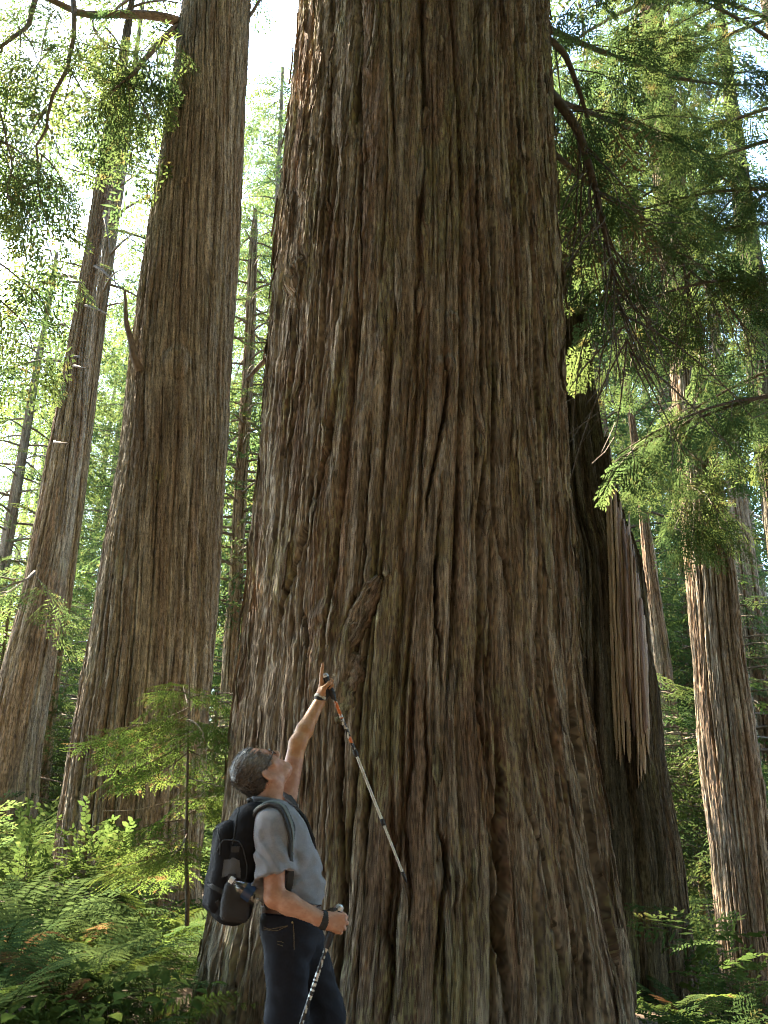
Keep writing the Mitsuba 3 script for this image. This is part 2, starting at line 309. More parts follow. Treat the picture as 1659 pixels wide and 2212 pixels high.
RIGHT = trunk(k, 'bark_far', [(347, 1408, 1474), (521, 1424, 1492), (748, 1447, 1518), (887, 1456, 1534), (1060, 1470, 1561), (1234, 1482, 1586), (1407, 1497, 1603), (1646, 1515, 1638), (1811, 1533, 1657), (1977, 1547, 1675), (2175, 1563, 1700)], 14.5, 6, 280, 400, 42.0, zbot=-2.2, zvis=24.0, depth=.8, size=.8, flare=.15)
k = thing('redwood_tree', 'dark trunk partly cut off by the right edge', 'tree')
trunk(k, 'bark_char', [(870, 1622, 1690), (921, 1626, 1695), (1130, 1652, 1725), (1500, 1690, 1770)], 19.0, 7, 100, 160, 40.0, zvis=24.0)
k = thing('redwood_tree', 'dim slender trunk right of the sunlit trunk, rising behind its foliage', 'tree')
trunk(k, 'bark_far', [(1000, 1566, 1600), (1234, 1591, 1632), (1407, 1615, 1655), (1580, 1640, 1684), (1800, 1672, 1716)], 23.0, 8, 100, 160, 40.0, zvis=30.0)
k = thing('redwood_tree', 'grey trunk in the gap just right of the burnt snag', 'tree')
trunk(k, 'bark_far', [(1373, 1405, 1440), (1500, 1418, 1458), (1646, 1436, 1474), (1811, 1459, 1493), (1977, 1480, 1516)], 21.0, 9, 110, 160, 34.0, zvis=24.0)
k = thing('redwood_tree', 'narrow dark trunk close against the left side of the sunlit right trunk', 'tree')
trunk(k, 'bark_far', [(1400, 1478, 1497), (1514, 1489, 1510), (1680, 1500, 1524), (1870, 1508, 1535)], 29.0, 10, 90, 120, 36.0, zvis=30.0)

# burnt snag: a broken shell, tall splinter at the left, torn pale wood at the right
SNAG_ROWS = [(521, 1060, 1285), (700, 1070, 1305), (956, 1080, 1330), (1130, 1090, 1353), (1234, 1100, 1383), (1407, 1090, 1400), (1481, 1085, 1413), (1646, 1072, 1430), (1811, 1060, 1458), (1977, 1045, 1479), (2142, 1030, 1497), (2212, 1025, 1504)]

def snag():
    z, cx, R = profile(SNAG_ROWS, 9.6)
    fc, fr = PchipInterpolator(z, cx), PchipInterpolator(z, R)
    n, m, mi_ = 260, 200, 20
    th = np.linspace(-math.pi, math.pi, n, endpoint=False)
    c, s = np.cos(th), np.sin(th)
    jag = noise3(np.stack([c * 9, s * 9, 0 * c], -1), 41) * .8 + noise3(np.stack([c * 30, s * 30, 0 * c], -1), 42) * .5
    low = np.interp(c, [.45, .56, .66, .78, .9, 1.0], [5.7, 5.35, 5.55, 4.9, 4.5, 3.9]) + jag * .5 - .3
    tall = 8.9 - 1.2 * np.clip((c - .2) / .33, 0, 1) + jag * .5
    top = np.where(c < .53, tall, low); top = np.where((s > .3) & (c > -.4), 5.2 + jag, top)
    g = np.linspace(0, 1, m)[:, None]
    Z = -1.3 + (top[None] + 1.3) * g; TH = np.broadcast_to(th, Z.shape)
    d, gr = bark_relief(TH, Z, 1.0, 21, .7, .9)
    def rad(Z): return fr(np.clip(Z, z[0], z[-1])) - .03 * np.clip(Z - z[-1], 0, 9)
    arc = (TH + math.pi / 2 - .02 - .03 * np.sin(Z * 2)) * rad(Z)
    Ro = rad(Z) + d - .10 * np.exp(-(arc / .022) ** 2) - .06 * np.exp(-((arc - .33 - .02 * np.sin(Z * 3)) / .03) ** 2)
    zi = top[None] - (top[None] - 1.0) * np.linspace(0, 1, mi_)[:, None]; Ri = rad(zi) - .16 - .05 * noise3(np.stack([c + 0 * zi, s + 0 * zi, zi], -1), 43)
    Z2, R2 = np.vstack([Z, zi]), np.vstack([Ro, Ri]); TH2 = np.broadcast_to(th, Z2.shape); G2 = np.vstack([gr, np.broadcast_to(th, zi.shape)])
    V = np.stack([fc(np.clip(Z2, z[0], z[-1])) + R2 * np.cos(TH2), 9.6 + R2 * np.sin(TH2), Z2], -1).reshape(-1, 3)
    k = thing('burnt_snag', 'broken blackened snag with a torn strip of pale bare wood, behind the huge trunk', 'snag')
    put(k, 'trunk', (V, grid_faces(m + mi_, n, True)), 'bark_char', True, uv=np.stack([G2 + 40, Z2], -1).reshape(-1, 2))
    r = rng(9)
    rows = []; edges = np.cumsum(np.r_[0, r.uniform(.4, 1.6, 17)]); edges = 1308 + (1398 - 1308) * edges / edges[-1]
    ends = [1640, 1600, 1655, 1632, 1560, 1648, 1520, 1590, 1704, 1660, 1688, 1540, 1610, 1672, 1585, 1630, 1500]; tops = [1060, 1035, 1078, 1050, 1090, 1072, 1110, 1128, 1100, 1150, 1175, 1190, 1215, 1240, 1290, 1330, 1380]
    for i in range(17): rows.append((edges[i] - .6, edges[i + 1] + .6, tops[i] + r.uniform(-12, 12), ends[i], 1 if i in (4, 6, 7, 11, 14, 16) else 0))
    pass
    def surf(x, y, lift):
        Yp = 8.7
        for _ in range(10):
            q = at(x, y, Yp); C, Rr = float(fc(np.clip(q[2], z[0], z[-1]))), float(rad(q[2])) + lift
            Yp = 9.6 - Rr * math.sqrt(1 - np.clip((q[0] - C) / Rr, -.985, .985) ** 2)
        return at(x, y, Yp)
    for i, (x0, x1, y0, y1, brown) in enumerate(rows):
        ts = np.linspace(0, 1, 26); ring = []
        drift = 18 * (y1 - y0) / 500
        for t in ts:
            y = y0 + (y1 - y0) * t; w = (x1 - x0) / 2 * min(1, .5 + 9 * t) * min(1, (1 - t) * (9 + i % 3 * 8) + .15 + .1 * (i % 2)) * (1 + .10 * math.sin(9 * t + i))
            xm = (x0 + x1) / 2 + drift * t + .8 * math.sin(7 * t + 2 * i)
            l0 = .024 + .007 * math.sin(i * 2.3); a, b, c_ = surf(xm - w, y, l0), surf(xm, y, l0 + .003), surf(xm + w, y, l0 - .002)
            a2, c2 = surf(xm - w, y, -.12), surf(xm + w, y, -.12)
            ring += [a2, a, b, c_, c2]
        V = np.array(ring); V += (noise3(V * [9, 9, 5], 50 + i)[:, None] - .5) * .02
        put(k, 'wood_splinter', (V, grid_faces(26, 5, True)), 'wood_brown' if brown else 'wood_pale', 35)
def wood(a, b, c):
    def fn(p, n, uv):
        s = mikit.noise(p.x * 55 + p.y * 20, p.y * 55, p.z * 1.6); h = mikit.noise(p.x * 130, p.y * 130, p.z * 6)
        q = mikit.mix(mikit.mix(a, b, mikit.smoothstep(.35, .65, s)), c, mikit.smoothstep(.6, .8, mikit.noise(p.x * 14, p.y * 14, p.z * 1.2)))
        return q * (.65 + .7 * h)
    return two({'type': 'principled', 'roughness': .8, 'specular': .2, 'base_color': mikit.proc(fn)})
scene['wood_pale'] = wood((.29, .220, .140), (.21, .150, .092), (.14, .090, .055))
scene['wood_brown'] = wood((.13, .075, .045), (.20, .13, .08), (.07, .045, .03))
snag()

# ------------------------------------------------------------------ foliage: twigs as groups, placed copy by copy
def leaf_bsdf(a, b, c, trans=1.1, rough=.5, f=1.0, spec=.3):
    def fn(p, n, uv):
        q = mikit.fbm(p.x * .9 * f, p.y * .9 * f, p.z * .9 * f)
        r = mikit.noise(p.x * 9 * f + 40, p.y * 9 * f, p.z * 9 * f)
        return mikit.mix(mikit.mix(a, b, mikit.smoothstep(.3, .7, q)), c, mikit.smoothstep(.66, .9, r))
    return {'type': 'principledthin', 'base_color': mikit.proc(fn), 'roughness': rough, 'diff_trans': trans, 'spec_trans': 0.0, 'eta': 1.4}
scene['leaf_redwood'] = leaf_bsdf((.052, .092, .033), (.088, .124, .036), (.118, .108, .038), trans=1.2)
scene['leaf_young'] = leaf_bsdf((.070, .120, .024), (.105, .145, .032), (.150, .100, .040), trans=1.2, f=2)
scene['leaf_fern'] = leaf_bsdf((.038, .072, .028), (.068, .102, .034), (.050, .086, .034), trans=.8, rough=.38, f=2)
scene['leaf_broad'] = leaf_bsdf((.050, .088, .024), (.075, .115, .028), (.095, .120, .035), trans=1.0, rough=.42, f=2)
scene['leaf_dead'] = leaf_bsdf((.16, .085, .040), (.20, .12, .055), (.10, .06, .03), trans=.7)

def lance(p, d, s, L, w, droop=0.0, up=np.array([0, 0, 1.0])):
    """one leaf: base p, along d, sideways s, slightly folded"""
    p, d, s = (np.asarray(q, float) for q in (p, d, s))
    return (np.array([p, p + d * L * .45 + s * w - up * droop * .3 * L, p + d * L - up * droop * L, p + d * L * .45 - s * w - up * droop * .3 * L]), np.array([[0, 1, 2], [0, 2, 3]]))
def spray(seed, L, nside, sub, Ls, wsub, droop=.25, needles=False):
    r = rng(seed); parts = []
    def axis(t): return np.array([L * t, .05 * L * math.sin(3 * t + seed), -droop * L * t * t])
    for i in range(nside * 2):
        t = (i + 1) / (nside * 2 + .5); side = 1 if i % 2 else -1
        o = axis(t); ang = side * math.radians(r.uniform(42, 66) * (1 - .35 * t))
        d = unit([math.cos(ang), math.sin(ang), r.uniform(-.28, .12) - droop * t])
        l = Ls * (math.sin(math.pi * (.18 + .75 * t)) ** .8) * r.uniform(.75, 1.15)
        s = unit(np.cross([r.uniform(-.2, .2), r.uniform(-.2, .2), 1], d))
        if sub == 0:
            parts.append(lance(o, d, s, l, wsub, r.uniform(0, .2))); continue
        for j in range(sub * 2):
            q = (j + 1) / (sub * 2 + .6); sj = 1 if j % 2 else -1
            a = math.radians(r.uniform(45, 62) if needles else r.uniform(35, 60))
            dd = unit(d * math.cos(a) + s * sj * math.sin(a) + np.array([0, 0, r.uniform(-.15, .1)]))
            ll = l * (.19 if needles else .52) * (math.sin(math.pi * (.25 + .7 * q)) if not needles else min(1, 3 * (1 - q) + .35)) * r.uniform(.8, 1.15)
            base = o + d * l * q - np.array([0, 0, .12 * l * q * q])
            parts.append(lance(base, dd, unit(np.cross(dd, [0, 0, 1])), ll, wsub, .1))
        parts.append(lance(o + d * l * .97 - np.array([0, 0, .12 * l]), d, s, l * .22, wsub, .1))
        if needles: parts.append(lance(o, d, s, l, .0016, .12))
    parts.append(lance(axis(.0), unit(axis(1)), np.array([0, 1.0, 0]), L, .004 if needles else .007, 0))
    return join(parts)
def broad_twig(seed, L, n, leaf, wide):
    r = rng(seed); parts = []
    for i in range(n):
        t = (i + .5) / n; side = 1 if i % 2 else -1
        d = unit([math.cos(.9) , side * math.sin(.9) * r.uniform(.6, 1.2), r.uniform(-.5, .25)])
        s = unit(np.cross([r.uniform(-.4, .4), r.uniform(-.4, .4), 1], d))
        l, w, o = leaf * r.uniform(.6, 1.25), wide * r.uniform(.75, 1.15), np.array([L * t, r.normal(0, .012), -.15 * L * t * t]); nn = np.cross(d, s)
        parts.append((np.array([o, o + d * l * .25 + s * w * .8, o + d * l * .6 + s * w * .85 - nn * l * .04, o + d * l - nn * l * .16, o + d * l * .6 - s * w * .85 - nn * l * .04, o + d * l * .25 - s * w * .8]), np.array([[0, 1, 5], [1, 2, 4], [1, 4, 5], [2, 3, 4]])))
    parts.append(lance([0, 0, 0], [1, 0, -.1], [0, 1, 0], L, .004))
    return join(parts)
GROUPS = {}
def group(name, mesh, bsdf):
    scene[name] = {'type': 'shapegroup', 'leaves': mikit.ply(mesh, bsdf)}
for i in range(3):
    group(f'spray_mid_{i}', spray(10 + i, .66, 6, 3, .34, .015, .22), 'leaf_redwood')
    group(f'spray_far_{i}', spray(20 + i, 1.5, 7, 2, .75, .036, .25), 'leaf_redwood')
for i in range(3):
    group(f'spray_near_{i}', spray(30 + i, .30, 5, 5, .15, .0062, .18, True), 'leaf_young')
    group(f'spray_close_{i}', spray(50 + i, .42, 7, 4, .21, .0085, .2), 'leaf_redwood')
    group(f'twig_broad_{i}', broad_twig(40 + i, .52, 17, .10, .030), 'leaf_broad')
    group(f'spray_dead_{i}', spray(60 + i, .5, 5, 2, .26, .007, .35), 'leaf_dead')
def frame(o, d, roll=0.0, s=1.0, up=(0, 0, 1)):
    """4 x 4: local x along d, local z as near to up as it goes, then rolled"""
    d = unit(d); y = np.cross(up, d); n = np.linalg.norm(y)
    y = y / n if n > 1e-3 else np.array([0, 1.0, 0]); z = np.cross(d, y)
    y, z = y * math.cos(roll) + z * math.sin(roll), z * math.cos(roll) - y * math.sin(roll)
    m = np.eye(4); m[:3, 0], m[:3, 1], m[:3, 2], m[:3, 3] = d * s, y * s, z * s, o
    return m
_inst = {}
def place(key, group_key, m):
    n = _inst[key] = _inst.get(key, 0) + 1
    scene[f'{key}__{n:03d}'] = {'type': 'instance', 'group': {'type': 'ref', 'id': group_key}, 'to_world': T(np.ascontiguousarray(m))}
def bough(key, path, grp, r, step, size=(.8, 1.2), start=.2, spread=60, hang=.2, twigs=None, sub=0.0, wood=.03):
    """sprays along a limb; sub > 0 gives side limbs of that length that carry them instead"""
    path = np.asarray(path, float); seg = np.linalg.norm(np.diff(path, axis=0), axis=1); Lt = np.r_[0, np.cumsum(seg)]; L = Lt[-1]
    s, side = start * L, 1
    while s < L:
        o = np.array([np.interp(s, Lt, path[:, a]) for a in range(3)])
        d = unit(np.array([np.interp(min(s + .1, L), Lt, path[:, a]) - np.interp(max(s - .1, 0), Lt, path[:, a]) for a in range(3)]))
        y = unit(np.cross([0, 0, 1], d) + 1e-6)
        a = math.radians(r.uniform(.6, 1.15) * spread) * side
        dd = unit(d * math.cos(a) + y * math.sin(a) + np.array([0, 0, r.uniform(-hang * 1.6, hang * .3)]))
        if sub:
            l = sub * r.uniform(.5, 1.1) * (1 - .6 * s / L)
            q = np.array([o, o + dd * l * .5 + [0, 0, -.04 * l], o + dd * l + [0, 0, -hang * l * .6]])
            if twigs is not None: twigs.append(tube(q, np.linspace(wood * .35, wood * .12, 3), 4, False))
            bough(key, q, grp, r, step, size, .15, spread, hang)
            s += step * r.uniform(1.2, 2.0)
        else:
            place(key, grp[r.integers(len(grp))], frame(o, dd, r.uniform(-.5, .5), r.uniform(*size)))
            s += step * r.uniform(.7, 1.3)
        side = -side
    if not sub: place(key, grp[r.integers(len(grp))], frame(path[-1] - unit(path[-1] - path[-2]) * .1, path[-1] - path[-2], r.uniform(-.5, .5), size[1]))
def crown(k, base, z0, z1, reach, nb, grp, seed, step=.45, size=(.8, 1.2), droop=.35, keep=None, sub=0.0):
    fc, fr, D = base; r = rng(seed); limbs = []
    for i in range(nb):
        t = (i + r.uniform(0, 1)) / nb; z = z0 + (z1 - z0) * t
        L = reach * (.35 + .65 * min(1, 3 * t)) * (1 - t) ** .7 * r.uniform(.55, 1.15) + .5
        az = i * 2.4 + r.uniform(-.5, .5); d = np.array([math.cos(az), math.sin(az), 0])
        o = np.array([float(fc(z)), D, z]) + d * float(fr(z)) * .8
        q = np.linspace(0, 1, 6)[:, None]
        path = o + d * L * q + np.array([0, 0, 1.0]) * L * (.15 * q - droop * q ** 2) + np.array([-d[1], d[0], 0]) * L * r.uniform(-.2, .2) * q ** 2
        if keep is not None and not keep(path): continue
        limbs.append(tube(path, np.linspace(.02 + .012 * L, .008, 6), 5, False))
        bough(f'{k}__crown', path, grp, r, step, size, sub=sub, twigs=limbs)
    if limbs: put(k, 'limbs', join(limbs), 'bark_twig', True, kind='stuff')
def straight(x, y0, D, z1, R):
    """axis and radius of a plain background trunk that stands at survey x, row y0"""
    p = at(x, y0, D); lean = (hash((x, D)) % 100 / 100 - .5) * .03
    return (lambda z: p[0] + lean * z), (lambda z: R * (1 - .82 * np.clip(np.asarray(z) / z1, 0, 1)) * (1 + .5 * np.exp(-np.asarray(z) / .8))), D
def back_trunk(k, base, z1, seed, bsdf='bark_far', n=48, m=60):
    fc, fr, D = base
    TH, Z = np.meshgrid(np.arange(n) * 2 * np.pi / n, np.linspace(-.5, z1, m)); 
    d, g = bark_relief(TH, Z, fr(2.0), seed, .8, 1.3)
    R = fr(Z) + d
    put(k, 'trunk', (np.stack([fc(Z) + R * np.cos(TH), D + R * np.sin(TH), Z], -1).reshape(-1, 3), grid_faces(m, n, True)), bsdf, True, uv=np.stack([g * fr(2.0) + seed * 3.3, Z], -1).reshape(-1, 2))

MID = MIDS = [f'spray_mid_{i}' for i in range(3)]; FAR = FARS = [f'spray_far_{i}' for i in range(3)]
NEAR = [f'spray_near_{i}' for i in range(3)]; CLOSE = [f'spray_close_{i}' for i in range(3)]; BROAD = [f'twig_broad_{i}' for i in range(3)]; DEADS = [f'spray_dead_{i}' for i in range(3)]

# ------------------------------------------------------------------ crowns of the trunks in view (out of the frame at the top) and the forest behind
crown('redwood_tree', MAIN, 17, 36, 5.5, 40, MIDS + MID, 101, .5, (1.2, 1.9))
crown(LEFT_KEY, LEFT, 21, 42, 5.0, 44, MIDS + MID, 102, .5, (1.2, 1.9))
crown(THIN_KEY, THIN, 22, 44, 4.5, 40, FARS, 103, .8)
crown(GAP_KEY, GAP, 6, 12.2, 2.2, 60, FARS, 105, .5, (.5, .85))
crown(GAP_KEY, GAP, 12.2, 17.6, 1.3, 34, MID, 107, .35, (.8, 1.3))
crown(PALE_KEY, PALE, 15, 24, 2.6, 26, FARS, 106, .8, (.5, .8))
crown(RIGHT_KEY, RIGHT, 15, 40, 4.5, 52, MID + MIDS, 104, .5, (1.2, 1.8))
BACK = [  # x, depth, height, trunk radius, crown base, reach, limbs, group
    (-90, 34, 27, .4, 1, 4.5, 90, FARS), (-20, 52, 34, .5, 2, 6, 110, FARS), (60, 42, 30, .4, 2, 4.5, 90, FARS), (120, 66, 42, .5, 1, 7, 120, FAR), (160, 56, 36, .5, 1, 6, 110, FARS), (205, 36, 31, .3, 2, 3.2, 90, FARS), (235, 48, 38, .4, 2, 4.0, 100, FARS),
    (330, 58, 30, .5, 1, 6, 90, FARS), (455, 40, 24, .4, 1, 4, 90, FARS), (545, 38, 43, .4, 3, 4.6, 150, FARS), (520, 60, 58, .5, 1, 6.5, 150, FARS), (590, 46, 48, .4, 2, 5.4, 150, FARS), (90, 85, 44, .5, 1, 9, 120, FAR), (480, 85, 44, .5, 1, 9, 120, FAR), (-60, 80, 44, .5, 1, 9, 120, FAR), (290, 90, 44, .5, 1, 9, 110, FARS),
    (1235, 30, 36, .4, 4, 5, 100, FARS), (1330, 42, 40, .5, 2, 6, 130, FARS), (1395, 27, 28, .35, 2, 4.5, 110, FARS), (1450, 50, 44, .6, 1, 7, 150, FARS),
    (1560, 36, 40, .5, 1, 6, 130, FARS), (1640, 28, 38, .45, 2, 5.5, 120, FARS), (1720, 40, 40, .5, 1, 6, 130, FARS), (1300, 60, 48, .6, 1, 8, 140, FARS), (1510, 64, 48, .6, 1, 8, 150, FARS), (1660, 60, 48, .6, 1, 8, 150, FARS), (1420, 90, 56, .6, 1, 11, 140, FAR), (1600, 90, 56, .6, 1, 11, 140, FAR)]
WHERE = ['at the left edge, lowest of its neighbours', 'behind the left edge, second from the corner', 'just left of the slim leaning trunk', 'dim and far off between the slim and the tall left trunk', 'straight behind the pale half hidden trunk', 'nearest one seen between the slim and the tall left trunk',
    'rising right of the pale half hidden trunk', 'mostly hidden behind the tall left trunk', 'low one beside the thin reddish trunk', 'tall one against the white sky in the top gap', 'far one behind the thin reddish trunk', 'touching the left side of the huge trunk', 'farthest haze of leaves behind the slim trunk', 'farthest haze of leaves in the gap by the huge trunk', 'farthest haze of leaves at the left edge', 'farthest one behind the tall left trunk',
    'close behind the burnt snag', 'over the torn top of the snag', 'between the snag and the grey trunk', 'behind the grey trunk right of the snag', 'behind the sunlit right trunk', 'right of the sunlit trunk, nearest of those', 'at the right edge', 'far one above the snag', 'far one behind the sunlit right trunk', 'far one near the right edge', 'farthest one right of the snag', 'farthest one between the right hand trunks']
for i, (x, D, z1, R, z0, reach, nb, grp) in enumerate(BACK):
    k = thing('redwood_tree', 'distant leafy redwood, ' + WHERE[i], 'tree', 'distant trees between the near trunks')
    b = straight(x, 1776, D, z1, R)
    back_trunk(k, b, z1, 200 + i)
    crown(k, b, z0, z1, reach, nb if x < 900 else int(nb * .75), grp, 300 + i, .8, (.8, 1.3))

# the rest of the grove, round the camera and to the sun's side: it shades the trunks in view and dapples the ferns
GROVE = [(-5, -6, 42, .7, 4.5, 6), (4.5, -9, 45, .8, 4, 6.5), (9, -4, 40, .7, 4, 6), (-11, -3, 44, .8, 4, 6.5), (0, -17, 46, .8, 2, 8), (-12, -14, 46, .8, 2, 8), (13, -13, 46, .8, 2, 8), (17, 2, 44, .7, 3, 7),
    (-15, 3, 44, .8, 7, 5), (19, 10, 46, .8, 3, 7), (-26, 2, 40, .8, 3, 7), (7, -26, 46, .9, 2, 9), (-5, -27, 46, .9, 2, 9), (24, -6, 46, .9, 2, 9), (-6, -13, 40, .7, 2, 6), (7, -15, 40, .7, 2, 6), (14, -6, 38, .6, 2, 6), (-17, -7, 40, .7, 2, 6), (2.5, -11.5, 30, .4, 2, 4.5), (-2.5, -9, 28, .35, 2, 4)]
for i, (x, y, z1, R, z0, reach) in enumerate(GROVE):
    k = thing('redwood_tree', 'tall redwood standing outside the picture, round the viewer', 'tree', 'grove outside the picture')
    b = (lambda z, x=x: x + 0 * np.asarray(z), lambda z, R=R, z1=z1: R * (1 - .82 * np.clip(np.asarray(z) / z1, 0, 1)) * (1 + .5 * np.exp(-np.asarray(z) / .8)), y)
    back_trunk(k, b, z1, 600 + i); crown(k, b, z0, z1 - 2, reach, 140, FAR, 700 + i, .85, (1.1, 1.8))

k = thing('redwood_tree', 'added unseen redwood left of the picture, open crown placed to dapple the ferns', 'tree', 'grove outside the picture')  # unseen tree added on the sun side to break up light on the ferns
b = (lambda z: -12.3 + 0 * np.asarray(z), lambda z: .3 * (1 - .85 * np.clip(np.asarray(z) / 20, 0, 1)) + 0 * np.asarray(z), 14.2)
back_trunk(k, b, 20, 691, n=24, m=40); crown(k, b, 9, 19, 2.6, 26, MID, 791, .45, (1.0, 1.5))
k = thing('redwood_tree', 'added unseen young redwood left of the picture, placed to keep sun off the man', 'tree', 'grove outside the picture')  # unseen sun blocker, added and sized so its crown shades only the man
b = (lambda z: -7.0 + 0 * np.asarray(z), lambda z: .16 * (1 - .85 * np.clip(np.asarray(z) / 12.6, 0, 1)) + 0 * np.asarray(z), 9.5)
back_trunk(k, b, 12.4, 690, n=20, m=40); crown(k, b, 8.7, 12.4, .75, 46, MID, 790, .3, (.8, 1.1))

# ------------------------------------------------------------------ near limbs with hanging foliage
def way(pts, n=14): return curve([at(x, y, Y) for x, y, Y in pts], n)
def limb(k, pts, r0, r1, grp, seed, step=.2, size=(.7, 1.1), start=.15, sub=.9, spread=60, hang=.35, name='branch', n=14, label=None):
    p = way(pts, n); r = rng(seed); L = np.linalg.norm(np.diff(p, axis=0), axis=1).sum()
    p = p + (noise3(p * 2.5, seed)[:, None] - .5) * .12 * np.linspace(0, 1, n)[:, None]
    put(k, name, tube(p, np.linspace(r0, r1, n), 7), 'bark_twig', True, label=label)
    tw = []
    if grp: bough(f'{k}__crown', p, grp, r, step, size, start, spread, hang, tw, sub, wood=.03)
    if tw: put(k, 'twigs', join(tw), 'bark_twig', False, kind='stuff')
def dead_twigs(k, pts, n, seed, length=(.5, 1.4), rad=.008):
    """bare hanging twiglets along a limb"""
    p = way(pts, 20); r = rng(seed); out = []
    for _ in range(n):
        o = p[r.integers(2, 20)]; l = r.uniform(*length); d = unit([r.uniform(-.7, .7), r.uniform(-.6, .6), -r.uniform(.5, 1.3)])
        q = np.array([o, o + d * l * .5 + r.normal(0, .06, 3), o + d * l + [0, 0, -.1 * l] + r.normal(0, .08, 3)])
        out.append(tube(curve(q, 6), np.linspace(rad, rad * .35, 6), 4, False))
        for _ in range(3):
            t = r.uniform(.3, 1); b = q[0] + (q[2] - q[0]) * t; e = b + unit(d + r.normal(0, .6, 3)) * l * .4
            out.append(tube([b, (b + e) / 2 + r.normal(0, .02, 3), e], [rad * .5, rad * .4, rad * .25], 3, False))
    put(k, 'twigs', join(out), 'bark_twig', False, kind='stuff')
M = 'redwood_tree'
# right side of the huge trunk
P1 = [(1172, 190, 6.7), (1215, 232, 6.6), (1246, 280, 6.6), (1278, 380, 6.7), (1300, 480, 6.8), (1330, 620, 7.0)]
limb(M, P1, .060, .012, CLOSE + DEADS[:1], 1, .16, (.7, 1.1), .1, 1.0, hang=.5, label='thick knotty branch with hanging twigs on the right of the trunk')
limb(M, [(1176, 80, 6.8), (1215, 112, 6.9), (1242, 170, 7.0), (1270, 260, 7.2), (1300, 330, 7.5)], .04, .01, CLOSE, 2, .17, (.7, 1.1), .1, .9, hang=.4)
limb(M, [(1188, 215, 6.8), (1290, 250, 7.4), (1400, 300, 8.0), (1520, 360, 8.6), (1640, 430, 9.2)], .035, .008, CLOSE, 3, .15, (.8, 1.2), .05, 1.3, hang=.45)
limb(M, [(1180, 60, 7.0), (1320, 120, 7.8), (1470, 170, 8.4), (1680, 180, 9.0)], .04, .01, CLOSE, 4, .15, (.8, 1.2), .12, 1.3, hang=.4)
limb(M, [(1195, 330, 6.9), (1300, 420, 7.6), (1420, 520, 8.2), (1560, 640, 8.8), (1660, 700, 9.4)], .03, .008, CLOSE, 5, .15, (.8, 1.2), .1, 1.2, hang=.5)
dead_twigs(M, [(1230, 270, 6.6), (1278, 380, 6.7), (1330, 620, 7.0), (1360, 760, 7.2)], 40, 7, (.7, 1.7), .011)
dead_twigs(M, [(1290, 400, 7.4), (1420, 520, 8.0), (1560, 640, 8.6)], 40, 8, (.6, 1.5), .009)
limb(M, [(600, 735, 6.9), (588, 760, 6.8), (565, 785, 6.75), (530, 822, 6.7)], .032, .016, None, 9, label='bare curved branch stub on the left of the trunk')
# trees of the right-hand side that stand outside the frame reach in with these limbs
k = thing('redwood_tree', 'dark overhanging foliage in the top right corner on a tree outside the frame', 'tree')
b = (lambda z: 5.6, lambda z: .45 * (1 - .018 * np.asarray(z)) * (1 + .5 * np.exp(-np.asarray(z) / .8)), 8.6)
back_trunk(k, b, 36, 400, 'bark_far', 72, 90); crown(k, b, 15, 36, 4.5, 50, MID, 401, .5, (1.0, 1.6))
RS = rng(77)
for i in range(14):
    z = 5.7 + i * .52; az = math.radians(RS.uniform(120, 225)); L = RS.uniform(2.2, 4.2)
    o = np.array([5.6 + .3 * math.cos(az), 8.6 + .3 * math.sin(az), z]); d = np.array([math.cos(az), math.sin(az), 0]); q = np.linspace(0, 1, 10)[:, None]
    p = o + d * L * q + np.array([0, 0, 1.0]) * L * (.15 * q - .45 * q ** 2) + np.array([-d[1], d[0], 0]) * RS.uniform(-.4, .4) * q ** 2
    put(k, 'branch', tube(p, np.linspace(.03, .006, 10), 5), 'bark_twig', True); tw = []
    bough(f'{k}__crown', p, CLOSE, RS, .20, (.8, 1.2), .15, 60, .4, tw, .9); put(k, 'twigs', join(tw), 'bark_twig', False, kind='stuff')
# left trunk: two limbs at the top, the hanging one with foliage, the snapped stub
limb(LEFT_KEY, [(395, 50, 10.9), (345, 36, 10.7), (250, 31, 10.4), (170, 28, 10.2), (120, 5, 10.0), (60, -30, 9.8)], .085, .04, MID, 11, .3, (.6, .95), .3, 1.0, label='long level branch near the top of the picture')
limb(LEFT_KEY, [(385, 58, 10.9), (350, 88, 10.6), (316, 124, 10.3), (284, 164, 10.1), (250, 200, 10.0), (215, 222, 9.9)], .075, .015, MID, 12, .24, (.7, 1.1), .2, 1.3, hang=.6, label='dark drooping branch with dense foliage')
limb(LEFT_KEY, [(156, -10, 10.0), (160, 73, 9.9), (146, 145, 9.8), (116, 200, 9.7), (107, 260, 9.7), (84, 309, 9.6), (80, 382, 9.6), (91, 440, 9.6)], .045, .010, MID, 13, .26, (.7, 1.1), .25, 1.2, hang=.5, spread=80, label='limb hanging straight down with clumps of foliage')
limb(LEFT_KEY, [(80, -20, 9.7), (62, 45, 9.6), (30, 80, 9.5), (-20, 120, 9.4)], .05, .02, MID, 14, .25, (.6, .95), .1, .9)
limb(LEFT_KEY, [(-20, 180, 9.0), (10, 280, 9.0), (25, 360, 9.0), (22, 430, 9.0)], .02, .006, MID, 15, .22, (.55, .9), .1, .8, hang=.5, spread=80)
limb(LEFT_KEY, [(200, 45, 10.2), (225, 90, 10.0), (275, 110, 9.9), (330, 105, 9.9)], .02, .006, MID, 16, .2, (.6, .95), .1, .8, hang=.5)
